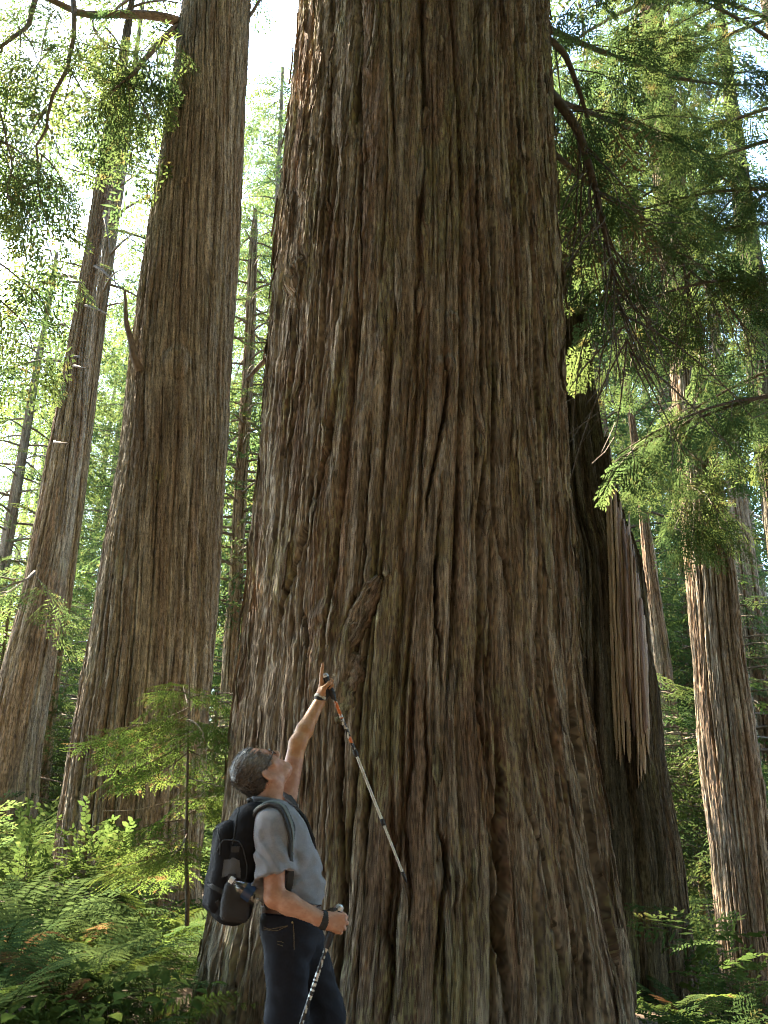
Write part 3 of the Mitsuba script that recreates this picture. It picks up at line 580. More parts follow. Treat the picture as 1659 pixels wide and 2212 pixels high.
for i, (x, y, Y, dx, dy) in enumerate([(40, 60, 9.4, 60, 120), (110, 30, 10, -30, 150), (-10, 300, 9.2, 110, 90), (15, 420, 9.2, 90, 120), (85, 330, 9.6, 70, 100), (100, 240, 9.7, -60, 120), (150, 150, 9.8, 50, 130), (-15, 560, 9.5, 120, 130), (-10, 640, 9.5, 90, 140), (120, 100, 9.8, -70, 90), (230, 60, 10.2, 60, 130), (300, 120, 10.2, 40, 120), (270, 170, 10.0, 70, 150), (330, 80, 10.6, 20, 120), (240, 215, 9.9, 40, 130)]):
    limb(LEFT_KEY, [(x, y, Y), (x + dx * .4, y + dy * .25, Y + .1), (x + dx, y + dy, Y + .2)], .014, .004, MID, 140 + i, .27, (.7, 1.15), .05, .8, hang=.5, spread=75, n=7)
limb(LEFT_KEY, [(302, 800, 10.4), (290, 770, 10.3), (284, 735, 10.3), (276, 680, 10.3), (268, 628, 10.3)], .062, .018, None, 17, label='snapped dark branch stub pointing up')
limb(LEFT_KEY, [(536, 40, 11), (555, 10, 11), (590, -10, 11.2)], .03, .02, MID, 18, .3, (.6, .9), .6, .5)
for x, y, dx, dy in [(196, 540, -40, -25), (176, 610, -60, -8), (140, 700, -45, 8), (225, 460, 12, 90), (205, 575, 60, 60), (185, 660, 60, 30), (170, 770, -25, -6), (118, 955, 22, 4), (160, 790, 22, 6), (240, 370, 85, 20), (238, 340, 80, 40)]:
    limb(THIN_KEY, [(x, y, 16.6), (x + dx * .5, y + dy * .35, 16.3), (x + dx, y + dy, 16.1)], .035, .008, None, int(x + y), name='dead_stub', n=5)
limb(THIN_KEY, [(165, 600, 16.4), (110, 600, 15.6), (60, 640, 15.0), (0, 700, 14.5)], .04, .01, MID, 19, .35, (.8, 1.3), .2, 1.6, hang=.5)
limb(THIN_KEY, [(130, 780, 16.4), (80, 780, 15.8), (20, 800, 15.2), (-40, 850, 15)], .03, .01, MID, 20, .3, (.8, 1.3), .2, 1.4, hang=.5)
limb(THIN_KEY, [(75, 1235, 15.5), (60, 1250, 15.2), (20, 1265, 15), (-30, 1290, 15)], .03, .01, MID, 24, .25, (.8, 1.2), .05, 1.2, hang=.4)
# bright sprouts on the sunlit trunk at the right
for i, (x, y, dx, dy) in enumerate([(1500, 860, -70, 30), (1540, 830, 70, 40), (1545, 950, 50, 60), (1480, 1000, -75, 30), (1500, 1050, -40, 90), (1520, 1060, 40, 90), (1470, 900, -80, 60), (1540, 870, 120, 20), (1500, 1080, 0, 90), (1490, 760, 90, 60)]):
    limb(RIGHT_KEY, [(x, y, 14.0), (x + dx * .5, y + dy * .4, 13.5), (x + dx, y + dy, 13.2)], .02, .005, MIDS, 30 + i, .16, (.6, 1.0), .1, .6, hang=.5, n=6)

# ------------------------------------------------------------------ the bank with ferns, broad leaves and the sapling
def sword_frond(seed, L):
    r = rng(seed); parts = []; n = 24
    def ax(t): return np.array([L * (t - .22 * t ** 3), .04 * L * math.sin(2.5 * t + seed), L * (.62 * t - .78 * t * t)])
    parts.append(tube([ax(t) for t in np.linspace(0, 1, 9)], np.linspace(.0045, .0012, 9), 4, False))
    for i in range(n):
        t = .10 + .89 * i / n
        d0 = unit(ax(t + .01) - ax(t - .01)); w = L * .115 * min(1, .45 + 2.2 * (t - .1)) * (1 - t) ** .55 * r.uniform(.9, 1.08) + .004
        side = np.array([0, 1.0, 0])
        for sg in (1, -1):
            d = unit(side * sg + d0 * .28 + np.array([0, 0, r.uniform(-.22, .05)]))
            parts.append(lance(ax(t), d, d0, w, L * .0115, .12))
    return join(parts)
def lady_frond(seed, L):
    r = rng(seed); parts = []; n = 13
    def ax(t): return np.array([L * t, .05 * L * math.sin(2.2 * t + seed), L * (.42 * t - .52 * t * t)])
    parts.append(tube([ax(t) for t in np.linspace(0, 1, 8)], np.linspace(.004, .001, 8), 4, False))
    for i in range(n):
        t = .20 + .79 * i / n; d0 = unit(ax(t + .01) - ax(t - .01))
        w = L * .30 * min(1, .55 + 2.5 * (t - .2)) * (1 - t) ** .75 * r.uniform(.88, 1.1) + .01
        for sg in (1, -1):
            d = unit(np.array([0, sg, 0]) + d0 * .45 + np.array([0, 0, r.uniform(-.25, .02)]))
            s = unit(np.cross([0, 0, 1], d))
            for j in range(9):
                q = .05 + .95 * j / 9; o = ax(t) + d * w * q - np.array([0, 0, .12 * w * q * q])
                l = max(.008, w * .24 * (1 - q) ** .6 + .006)
                for e in (1, -1): parts.append(lance(o, unit(s * e + d * .6), d, l, w * .055, .1))
    return join(parts)
SW = [mikit.ply(sword_frond(70 + i, 1.0), 'leaf_fern') for i in range(4)]
LD = [mikit.ply(lady_frond(80 + i, 1.0), 'leaf_young' if i == 3 else 'leaf_fern') for i in range(4)]
SD = [mikit.ply(sword_frond(75 + i, .9), 'leaf_dead') for i in range(4)]; LDD = [mikit.ply(lady_frond(85 + i, .8), 'leaf_dead') for i in range(4)]
def bank(x, y):
    x, y = np.asarray(x, float), np.asarray(y, float)
    t = np.clip((-.75 - x) / 1.0, 0, 1); u = np.clip((y - 2.6) / 1.6, 0, 1) * np.clip((60 - y) / 30, 0, 1)
    a, b = np.clip((x - .17 * y - .6) / 1.5, 0, 1), np.clip((y - 6.5) / 5, 0, 1)
    return .42 * t * t * (3 - 2 * t) * u - 1.5 * a * a * (3 - 2 * a) * b * b * (3 - 2 * b)
def fern(kind, x, y, n, L, seed, label, lift=.0, toward=None):
    r = rng(seed); k = thing('sword_fern' if kind == 'sword' else 'lady_fern', label, 'fern', None)
    z = float(bank(x, y)) - .02 + lift
    for i in range(n):
        az = 2 * math.pi * (i + r.uniform(-.35, .35)) / n if toward is None else toward + r.uniform(-.9, .9)
        el = r.uniform(.35, .95) if kind == 'sword' else r.uniform(.15, .75)
        m = frame([x + .03 * math.cos(az), y + .03 * math.sin(az), z], [math.cos(az) * math.cos(el), math.sin(az) * math.cos(el), math.sin(el)], r.uniform(-.35, .35), L * r.uniform(.85, 1.3) * (1.15 if kind == 'sword' else 1.05))
        key = key_for(f'{k}__frond'); dead = i > 3 and r.random() < .07
        scene[key] = {**((SD if dead else SW) if kind == 'sword' else (LDD if dead else LD))[r.integers(4)], 'to_world': T(m)}
    return k
FERNS = [  # kind, survey x, depth, fronds, length, label
    ('sword', 15, 7.4, 13, .95, 'tall sword fern with dark arching fronds at the left edge'),
    ('sword', 110, 7.0, 13, .95, 'sword fern with grey green upright fronds in front of the left trunk foot'),
    ('sword', 190, 7.6, 12, .90, 'sword fern whose pale shining frond leans right below the tall left trunk'),
    ('sword', 55, 6.0, 11, .85, 'sword fern low at the left edge with fronds hanging over the leafy ground'),
    ('sword', 250, 8.3, 11, .85, 'sword fern closest to the base of the tall left trunk'),
    ('sword', -60, 8.5, 12, 1.0, 'sword fern cut by the left edge, farthest back on the bank'),
    ('sword', 145, 8.8, 10, .8, 'small sword fern deep behind the tall front ferns'),
    ('lady', 330, 7.4, 10, .80, 'feathery pale fern just left of the backpack'),
    ('lady', 385, 7.9, 9, .75, 'feathery yellow green fern between the sapling and the huge trunk'),
    ('lady', 240, 6.4, 11, .80, 'feathery fern with flat spreading fronds in the middle of the bank'),
    ('lady', 325, 6.0, 10, .75, 'feathery fern with glossy fronds left of the huge trunk foot'),
    ('lady', 120, 5.6, 11, .85, 'feathery fern with a long pale yellow frond pointing left'),
    ('lady', 210, 5.4, 9, .70, 'low feathery fern in front of the broad leaved ground cover'),
    ('lady', 410, 6.9, 8, .60, 'small feathery fern against the flared foot of the huge trunk'),
    ('lady', 30, 5.0, 9, .75, 'feathery fern nearest the lower left corner'),
    ('lady', 290, 8.6, 9, .8, 'feathery fern at the foot of the sapling'),
    ('lady', 300, 5.1, 8, .6, 'feathery fern low down beside the broad leaves near the huge trunk')]
for i, (kd, x, D, n, L, lab) in enumerate(FERNS):
    fern(kd, at(x, 1776, D)[0], D, n, L, 900 + i, lab)
k = fern('lady', at(1425, 1776, 8.2)[0], 8.2, 8, .6, 950, 'small pale fern at the bottom between the huge trunk and the burnt snag')
# broad leaves: each leaf a part on the near plants, a carpet of the same plants behind
def blade(seed, L=.1, W=.075):
    r = rng(seed); n = 7; t = np.linspace(0, 1, n); w = W * np.sin(math.pi * t ** .75) ** .8 * .5 * (1 + .12 * np.sin(14 * t)); w[0] = w[-1] = .002
    z = -.28 * L * t ** 2; V = []
    for i in range(n): V += [[L * t[i], w[i], z[i] + .22 * w[i]], [L * t[i], 0, z[i]], [L * t[i], -w[i], z[i] + .22 * w[i]]]
    return np.array(V), grid_faces(n, 3)
BL = [blade(i, .11, .085 - .01 * i) for i in range(3)]
BLP = [mikit.ply(b, 'leaf_broad', True) for b in BL]
def leaf_cluster(seed, n, h):
    r = rng(seed); ms = []
    for i in range(n):
        az = r.uniform(0, 2 * math.pi); rad = r.uniform(.02, .16); z = h * r.uniform(.45, 1.05)
        ms.append(frame([rad * math.cos(az), rad * math.sin(az), z], [math.cos(az), math.sin(az), r.uniform(-.35, .15)], r.uniform(-.3, .3), r.uniform(.6, 1.25)))
    stalks = [tube([[0, 0, 0], [m[0, 3] * .5, m[1, 3] * .5, m[2, 3] * .7], m[:3, 3]], [.003, .0025, .0015], 3, False) for m in ms]
    return ms, join(stalks)
def moved(b, m): return b[0] @ m[:3, :3].T + m[:3, 3], b[1]
for i in range(3):
    ms, st = leaf_cluster(20 + i, 14, .26)
    group(f'leafy_clump_{i}', join([moved(BL[j % 3], m) for j, m in enumerate(ms)]), 'leaf_broad')
r = rng(8); clump = [f'leafy_clump_{i}' for i in range(3)]
n = 0
while n < 800:
    x, y = r.uniform(-5.5, -.55), 3.9 + 7.5 * r.random() ** 1.3
    if (x - MAIN[0](0.3)) ** 2 + (y - MAIN_D) ** 2 < 1.95 ** 2 or x > -.75 - .05 * (y - 4) + .3 * r.random(): continue
    place('ground_cover', clump[r.integers(3)], frame([x, y, float(bank(x, y)) + r.uniform(-.06, .05)], [r.normal(), r.normal(), r.normal() * .15], 0, r.uniform(.4, .85))); n += 1
labels['ground_cover'] = {'label': 'carpet of small broad green leaves under the ferns on the left bank', 'category': 'ground cover', 'kind': 'stuff'}
NEARLEAF = [(395, 2135, 4.9, 'broad leaved plant with glossy leaves at the left foot of the huge trunk'), (300, 2165, 4.7, 'broad leaved plant at the bottom edge, second from the huge trunk'), (345, 2080, 5.2, 'pale broad leaved plant just above the bottom row of leaves near the huge trunk'),
    (205, 2180, 4.6, 'dark broad leaved plant at the bottom edge below the feathery ferns'), (110, 2150, 4.8, 'broad leaved plant at the bottom left under the long pale frond'), (40, 2185, 4.6, 'broad leaved plant in the bottom left corner'), (255, 2090, 5.2, 'large leaved plant in the middle of the lower left ground cover'), (150, 2080, 5.3, 'yellowish broad leaved plant under the spreading fern fronds')]
for i, (x, y, D, lab) in enumerate(NEARLEAF):
    p = at(x, y, D); z0 = float(bank(p[0], D)); ms, st = leaf_cluster(60 + i, 20, max(.2, p[2] - z0))
    k = thing('broad_leaved_plant', lab, 'plant'); base = np.array([p[0], D, z0])
    put(k, 'stalks', (st[0] + base, st[1]), 'leaf_broad')
    for j, m in enumerate(ms):
        m = m.copy(); m[:3, 3] += base; m[:3, :3] *= .8
        scene[key_for(f'{k}__leaf')] = {**BLP[j % 3], 'to_world': T(m)}
# maple-like shrubs behind the ferns
for i, (x, y, D, lab) in enumerate([(60, 1850, 9.0, 'leafy shrub with lobed leaves at the left edge under the slim trunk'), (190, 1845, 9.2, 'leafy shrub with lobed leaves before the left side of the tall left trunk'), (250, 1880, 9.0, 'low leafy shrub against the dark foot of the tall left trunk'), (1400, 2150, 9.0, 'small shrub at the very bottom beside the burnt snag'), (1530, 2080, 12.0, 'pale shrub in the gap between the burnt snag and the sunlit trunk')]):
    p = at(x, y, D); k = thing('shrub', lab, 'shrub'); r = rng(970 + i); z0 = float(bank(p[0], D)); h = max(.25, p[2] - z0)
    stems = []
    for j in range(9):
        e = np.array([p[0] + r.normal(0, .28), D + r.normal(0, .25), z0 + h * r.uniform(.6, 1.15)]); o = np.array([p[0], D, z0 - .03])
        stems.append(tube(curve([o, (o + e) / 2 + [0, 0, .08], e], 6), np.linspace(.008, .003, 6), 4, False))
        bough(f'{k}__foliage', [(o + e) / 2, e, e + unit(e - o) * .12], BROAD, r, .09, (.45, .8), .1, 60, .3)
    put(k, 'stems', join(stems), 'bark_twig', False, kind='stuff')
# redwood sapling
k = thing('redwood_sapling', 'slender young redwood with bright flat sprays, before the tall left trunk', 'sapling'); SD = 6.6
limb(k, [(404, 2000, SD), (405, 1900, SD), (404, 1750, SD), (407, 1600, SD), (406, 1520, SD), (402, 1465, SD)], .017, .004, None, 801, name='stem', n=18)
SAP = [((406, 1510), (440, 1500), (492, 1530), .1), ((406, 1500), (375, 1490), (350, 1520), -.2), ((406, 1530), (330, 1560), (262, 1572), -.15), ((406, 1545), (320, 1580), (216, 1600), .12), ((406, 1560), (450, 1570), (488, 1592), -.3), ((406, 1575), (340, 1610), (258, 1640), .3), ((405, 1600), (330, 1645), (262, 1672), -.1),
    ((405, 1625), (360, 1660), (320, 1680), .4), ((405, 1620), (450, 1640), (485, 1652), .2), ((405, 1680), (440, 1690), (482, 1700), -.2), ((405, 1760), (445, 1745), (470, 1752), .1), ((404, 1770), (340, 1780), (280, 1800), -.2), ((404, 1790), (350, 1815), (290, 1838), .2), ((404, 1830), (345, 1850), (262, 1872), 0.), ((404, 1840), (370, 1862), (330, 1885), .4), ((404, 1700), (430, 1725), (462, 1720), .5), ((405, 1520), (400, 1500), (395, 1480), .5), ((405, 1555), (420, 1560), (440, 1585), -.6), ((404, 1800), (390, 1830), (370, 1850), -.5)]
for i, (a, b, c, dy) in enumerate(SAP):
    p = way([(a[0], a[1], SD), (b[0], b[1], SD + dy * .5), (c[0], c[1], SD + dy)], 8); rr = rng(820 + i)
    put(k, 'branch', tube(p, np.linspace(.006, .002, 8), 5), 'bark_twig', True)
    bough(f'{k}__foliage', p, NEAR, rr, .042, (.6, 1.1), .12, 62, .22)
for pts in ([(404, 1722, SD), (340, 1738, SD - .1), (290, 1750, SD - .15), (222, 1752, SD - .1)], [(403, 1800, SD), (350, 1824, SD - .1), (290, 1820, SD - .15), (228, 1812, SD - .2)]):
    put(k, 'bare_twig', tube(way(pts, 9), np.linspace(.005, .002, 9), 4), 'twig_pale', True)
scene['twig_pale'] = two({'type': 'principled', 'roughness': .8, 'base_color': {'type': 'rgb', 'value': [.30, .25, .20]}})

# ------------------------------------------------------------------ understory
def small_tree(x, D, h, z0, reach, nb, grp, seed, label, group=None, name='young_tree', size=(.9, 1.4), step=.5):
    k = thing(name, label, 'tree', group); b = straight(x, 1776, D, h, .05 + .008 * h)
    back_trunk(k, b, h, seed, 'bark_far', 14, 20); crown(k, b, z0, h, reach, nb, grp, seed, step, size, .25)
    return k
SPOT = ['at the left edge behind the slim trunk', 'low at the very left edge', 'close behind the foot of the slim trunk', 'tall, between the slim and the tall left trunk', 'short, in front of the pale trunk foot', 'short, touching the tall left trunk', 'small, beside the foot of the thin reddish trunk', 'just left of the huge trunk', 'shortest one between the left trunk and the sapling', 'small, at the foot of the grey trunk', 'behind the left side of the sunlit right trunk', 'knee high between the snag and the sunlit trunk', 'at the right edge beyond the sunlit trunk', 'right behind the sunlit trunk', 'behind the narrow dark trunk', 'above the grey trunk', 'right behind the snag']
for i, (x, D, h) in enumerate([(20, 24, 9), (-50, 20, 7), (100, 27, 8), (190, 30, 12), (140, 22, 4.5), (215, 26, 5), (470, 24, 7), (505, 32, 9), (455, 18, 4), (1420, 19, 4.5), (1520, 26, 7), (1500, 18, 3.2), (1640, 22, 8), (1545, 33, 12), (1445, 30, 10), (1400, 33, 14), (1380, 23, 8)]):
    small_tree(x, D, h, .3, 1.9 if h < 8 else 2.6, int(40 + h * 4), (BROAD + MIDS) if i % 3 == 0 else (MIDS if x < 900 else MID), 500 + i, 'young tree with bright leaves ' + SPOT[i], 'understory trees between the trunks')
# low thicket on the ground farther back
r = rng(31)
for i in range(2600):
    Y = 12 + 34 * r.random() ** 1.3; x = r.uniform(-.62, .62) * Y
    if x / Y > .355 and Y < 16: continue
    h = r.uniform(.2, (.55 if x < 0 else 1.0) + .03 * Y) + float(bank(x, Y))
    place('undergrowth', (BROAD + MID + MIDS)[r.integers(9)], frame([x, Y, h], [r.normal(), r.normal(), .35], r.uniform(-.6, .6), r.uniform(.9, 1.8)))
for i in range(700):
    Y = r.uniform(6.4, 15); x = .17 * Y + .7 + (.48 * Y + .5 - .17 * Y) * r.random()
    if (x - 1.15) ** 2 + (Y - 9.6) ** 2 < 1.2 or x / Y > .362 or (x / Y < .342 and Y < 11): continue
    place('undergrowth', (BROAD + MIDS)[r.integers(6)], frame([x, Y, float(bank(x, Y)) + r.uniform(.05, .75)], [r.normal(), r.normal(), .35], r.uniform(-.6, .6), r.uniform(.5, 1.1)))
for i in range(320):
    Y = r.uniform(5.2, 7.6); x = r.uniform(1.45, 1.45 + .32 * Y)
    if (x - .35) ** 2 + (Y - 6.6) ** 2 < 1.75 ** 2: continue
    place('undergrowth', (BROAD + MIDS)[r.integers(6)], frame([x, Y, float(bank(x, Y)) + r.uniform(.0, .10)], [r.normal(), r.normal(), .2], r.uniform(-.6, .6), r.uniform(.3, .55)))
for i in range(140):
    Y = r.uniform(6.4, 9.5); x = Y * r.uniform(.255, .325)
    place('undergrowth', BROAD[r.integers(3)], frame([x, Y, float(bank(x, Y)) + r.uniform(.0, .10)], [r.normal(), r.normal(), .2], r.uniform(-.6, .6), r.uniform(.25, .5)))
labels['undergrowth'] = {'label': 'low leafy thicket covering the forest floor behind the trunks', 'category': 'undergrowth', 'kind': 'stuff'}

# ------------------------------------------------------------------ smooth bodies from distance fields
def smin(a, b, k):
    h = np.clip(.5 + .5 * (b - a) / k, 0, 1); return b + (a - b) * h - k * h * (1 - h)
def smax(a, b, k): return -smin(-a, -b, k)
def cone(p, a, b, ra, rb):
    a, b = np.asarray(a, float), np.asarray(b, float); ba = b - a
    h = np.clip((p - a) @ ba / (ba @ ba), 0, 1)
    return np.linalg.norm(p - a - h[:, None] * ba, axis=1) - (ra + (rb - ra) * h)
def ell(p, c, ax, r):
    """ellipsoid: centre, 3 axes (rows), radii"""
    q = (p - c) @ np.asarray(ax, float).T; r = np.asarray(r, float)
    k0 = np.linalg.norm(q / r, axis=1); k1 = np.linalg.norm(q / (r * r), axis=1) + 1e-9
    return k0 * (k0 - 1) / k1
def rbox(p, c, ax, half, rad):
    q = np.abs((p - c) @ np.asarray(ax, float).T) - (np.asarray(half, float) - rad)
    return np.linalg.norm(np.maximum(q, 0), axis=1) + np.minimum(q.max(1), 0) - rad
def surface(f, lo, hi, h):
    """closed surface f = 0 on a grid of step h (surface nets, only near the surface), then drawn onto f"""
    lo, hi = np.asarray(lo, float), np.asarray(hi, float); B = 6
    nb = np.ceil((hi - lo) / (h * B)).astype(int); n = nb * B
    c = [lo[a] + (np.arange(nb[a]) + .5) * B * h for a in range(3)]
    C = np.stack(np.meshgrid(*c, indexing='ij'), -1).reshape(-1, 3)
    dc = f(C).reshape(nb)
    D = np.repeat(np.repeat(np.repeat(np.where(dc > 0, 1.0, -1.0), B, 0), B, 1), B, 2).astype(np.float32)
    act = np.argwhere(np.abs(dc) < B * h * 1.6)
    o = np.stack(np.meshgrid(*[np.arange(B)] * 3, indexing='ij'), -1).reshape(-1, 3)
    I = (act[:, None] * B + o[None]).reshape(-1, 3)
    D[I[:, 0], I[:, 1], I[:, 2]] = f(lo + (I + .5) * h)
    s = D < 0
    cell = np.zeros(np.array(s.shape) - 1, bool); full = np.ones_like(cell)
    for a, b, e in np.ndindex(2, 2, 2):
        w = s[a:a + cell.shape[0], b:b + cell.shape[1], e:e + cell.shape[2]]; cell |= w; full &= w
    idx = np.argwhere(cell & ~full); num = -np.ones(cell.shape, int); num[tuple(idx.T)] = np.arange(len(idx))
    acc, cnt = np.zeros((len(idx), 3)), np.zeros((len(idx), 1))
    corners = list(np.ndindex(2, 2, 2))
    for i, c0 in enumerate(corners):
        for c1 in corners[i + 1:]:
            if sum(abs(np.array(c0) - c1)) != 1: continue
            v0, v1 = D[tuple((idx + c0).T)], D[tuple((idx + c1).T)]
            m = (v0 < 0) != (v1 < 0); t = np.where(m, v0 / np.where(v0 == v1, 1, v0 - v1), 0)
            acc += np.where(m[:, None], np.array(c0) + t[:, None] * (np.array(c1) - c0), 0); cnt += m[:, None]
    V = lo + (idx + acc / np.maximum(cnt, 1) + .5) * h
    F = []
    for a in range(3):
        e = np.eye(3, dtype=int)[a]; u, v = np.eye(3, dtype=int)[(a + 1) % 3], np.eye(3, dtype=int)[(a + 2) % 3]
        s0, s1 = s[:s.shape[0] - e[0], :s.shape[1] - e[1], :s.shape[2] - e[2]], s[e[0]:, e[1]:, e[2]:]
        k = np.argwhere(s0 != s1); k = k[(k[:, (a + 1) % 3] > 0) & (k[:, (a + 2) % 3] > 0)]
        k = k[np.all(k < np.array(cell.shape), axis=1)]
        q = np.stack([num[tuple((k - u - v).T)], num[tuple((k - v).T)], num[tuple(k.T)], num[tuple((k - u).T)]], 1)
        fl = s0[tuple(k.T)]; q = np.where(fl[:, None], q, q[:, ::-1]); F.append(q[(q >= 0).all(1)])
    for _ in range(2):
        d = f(V); g = np.stack([f(V + np.eye(3)[a] * h * .3) - f(V - np.eye(3)[a] * h * .3) for a in range(3)], 1) / (h * .6)
        V = V - np.clip(d / np.maximum((g * g).sum(1), .2), -h, h)[:, None] * g
    return V, np.vstack(F)
def snap(f, p, lift=0.0, it=8):
    p = np.array(p, float)
    for _ in range(it):
        d = f(p) - lift; g = np.stack([f(p + np.eye(3)[a] * .004) - f(p - np.eye(3)[a] * .004) for a in range(3)], 1) / .008
        p = p - (d / np.maximum((g * g).sum(1), .2))[:, None] * g
    return p
def ribbon(pts, nrm, width, thick, n=40):
    """a strap: centre line, outward directions, width, thickness"""
    pts = np.asarray(pts, float); u = np.r_[0, np.cumsum(np.linalg.norm(np.diff(pts, axis=0), axis=1))]; p = curve(pts, n)
    nn = unit(np.stack([np.interp(np.linspace(0, u[-1], n), u, np.asarray(nrm, float)[:, a]) for a in range(3)], 1)); t = unit(np.gradient(p, axis=0)); s = unit(np.cross(t, nn)); w = np.broadcast_to(width, (n,))[:, None] / 2
    prof = [(-1, -.5), (-1.0, .3), (-.8, .5), (.8, .5), (1.0, .3), (1, -.5)]
    V = np.stack([p + s * w * a + nn * thick * b for a, b in prof], 1)
    f = grid_faces(n, 6, True); return join([(V.reshape(-1, 3), f), (V[0], np.array([[0, 1, 2], [0, 2, 3], [0, 3, 4], [0, 4, 5]])), (V[-1], np.array([[0, 2, 1], [0, 3, 2], [0, 4, 3], [0, 5, 4]]))])

# ------------------------------------------------------------------ the man: joints
PY = 4.1
YAW = math.radians(20)
F_ = np.array([math.cos(YAW), math.sin(YAW), 0]); R_ = np.array([math.sin(YAW), -math.cos(YAW), 0]); U_ = np.array([0, 0, 1.0])
BODY_AX = np.stack([F_, R_, U_])
neck0, neck1 = at(576, 1756, 4.12), at(582, 1695, 4.12)
COL = at(580, 1727, 4.12)
shR, elR, wrR = at(590, 1785, 3.93), at(593, 1938, 3.86), at(697, 1987, 3.84)
shL, elL, wrL = at(608, 1768, 4.27), at(643, 1606, 4.33), at(692, 1511, 4.45)
chest, belly, hips = at(600, 1825, 4.10), at(625, 1903, 4.10), at(628, 1985, 4.10)
HY, HP = math.radians(29), math.radians(61)
hf0 = np.array([math.cos(HY), math.sin(HY), 0]); h_l = np.array([-math.sin(HY), math.cos(HY), 0])
h_f = hf0 * math.cos(HP) + U_ * math.sin(HP); h_u = U_ * math.cos(HP) - hf0 * math.sin(HP)
HEAD_AX = np.stack([h_f, h_l, h_u]); HEAD_O = at(564, 1670, 4.12)
def headpt(x, y, z): return HEAD_O + h_f * x + h_l * y + h_u * z
E3 = np.eye(3)
def head_field(p):
    q = (p - HEAD_O) @ HEAD_AX.T; a = q.copy(); a[:, 1] = np.abs(a[:, 1])
    d = ell(q, [-.006, 0, .040], E3, [.098, .076, .086])
    d = smin(d, ell(q, [.040, 0, -.030], E3, [.060, .060, .085]), .03)
    d = smin(d, cone(a, [-.005, .050, -.055], [.070, .018, -.098], .018, .017), .025)          # jaw
    d = smin(d, ell(q, [.052, 0, -.088], E3, [.046, .046, .032]), .03)
    d = smin(d, ell(q, [.086, 0, -.098], E3, [.018, .024, .020]), .026)                        # chin
    d = smin(d, cone(a, [.090, .0, .038], [.078, .045, .034], .010, .008), .016)               # brow
    d = smin(d, cone(a, [.072, .042, -.012], [.050, .058, -.012], .016, .014), .02)            # cheekbone
    d = smax(d, -ell(a, [.100, .030, .016], E3, [.018, .020, .013]), .012)                     # eye sockets
    d = smin(d, ell(a, [.081, .031, .015], E3, [.013, .014, .010]), .004)
    d = smin(d, cone(q, [.098, 0, .022], [.118, 0, -.022], .007, .010), .008)                  # nose
    d = smin(d, ell(a, [.106, .009, -.028], E3, [.012, .009, .008]), .005)
    d = smin(d, ell(q, [.098, 0, -.054], E3, [.008, .024, .006]), .006)                        # lips
    d = smin(d, ell(q, [.096, 0, -.066], E3, [.009, .021, .006]), .006)
    d = smax(d, -cone(a, [.108, 0, -.060], [.094, .024, -.060], .0018, .0012), .004)
    ea = np.array([[.88, .47, 0], [-.47, .88, 0], [0, 0, 1.0]]); ea = np.array([[.90, -.43, 0], [.43, .90, 0], [0, 0, 1.0]])
    e = smin(ell(a, [-.014, .090, -.004], ea, [.020, .0065, .033]), ell(a, [-.003, .082, -.032], ea, [.011, .007, .013]), .01)
    e = smax(e, -ell(a, [-.005, .0985, .002], ea, [.012, .010, .022]), .003)
    return smin(d, e, .006)
def hand_frame(w, d, z):
    """wrist, direction of the hand, back of the hand; y is the thumb's side"""
    x = unit(d); z = unit(z - x * (np.asarray(z) @ x)); return np.stack([x, np.cross(z, x), z]), np.asarray(w)
KN = [(.084, .029, .004), (.088, .008, .006), (.084, -.013, .004), (.076, -.031, .000)]
LEN = [(.046, .027, .021), (.050, .031, .022), (.046, .029, .021), (.036, .022, .019)]
RAD = [(.0098, .0088, .0080, .0068), (.0100, .0090, .0080, .0068), (.0096, .0086, .0078, .0066), (.0086, .0077, .0070, .0060)]
def hand_bones(fr, curl, spread, thumb):
    ax, o = fr; out = []
    loc = lambda v: o + np.asarray(v) @ ax
    for i in range(4):
        p = np.array(KN[i]); a = 0.0
        for j in range(3):
            a += math.radians(curl[i][j]); d = np.array([math.cos(a), math.sin(math.radians(spread[i])) * math.cos(a), -math.sin(a)])
            q = p + unit(d) * LEN[i][j]; out.append((loc(p), loc(q), RAD[i][j], RAD[i][j + 1], i)); p = q
    for (a, b, ra, rb) in zip(thumb[:-1], thumb[1:], (.0135, .0115, .0100), (.0115, .0100, .0080)): out.append((loc(a), loc(b), ra, rb, 9))
    return out
def hand_field(p, fr, bones, m):
    ax, o = fr; q = (p - o) @ ax.T; q[:, 1] *= m
    loc = q
    d = smin(cone(loc, [-.02, 0, 0], [.02, 0, 0], .027, .027), cone(loc, [.015, .018, 0], [.082, .026, .001], .0165, .0125), .02)
    for y0, y1, x1 in ((.006, .007, .086), (-.008, -.012, .082), (-.018, -.029, .073)): d = smin(d, cone(loc, [.012, y0, 0], [x1, y1, .001], .0165, .0115), .014)
    d = smin(d, cone(loc, [.02, .022, -.010], [.045, .034, -.014], .016, .013), .014)
    for a, b, ra, rb, i in bones: d = smin(d, cone(p, a, b, ra, rb), .008 if i == 9 else .0045)
    return d
def mirror_bones(fr, curl, spread, thumb, m):
    ax, o = fr; ax2 = ax.copy(); ax2[1] *= m; return hand_bones((ax2, o), curl, spread, thumb)
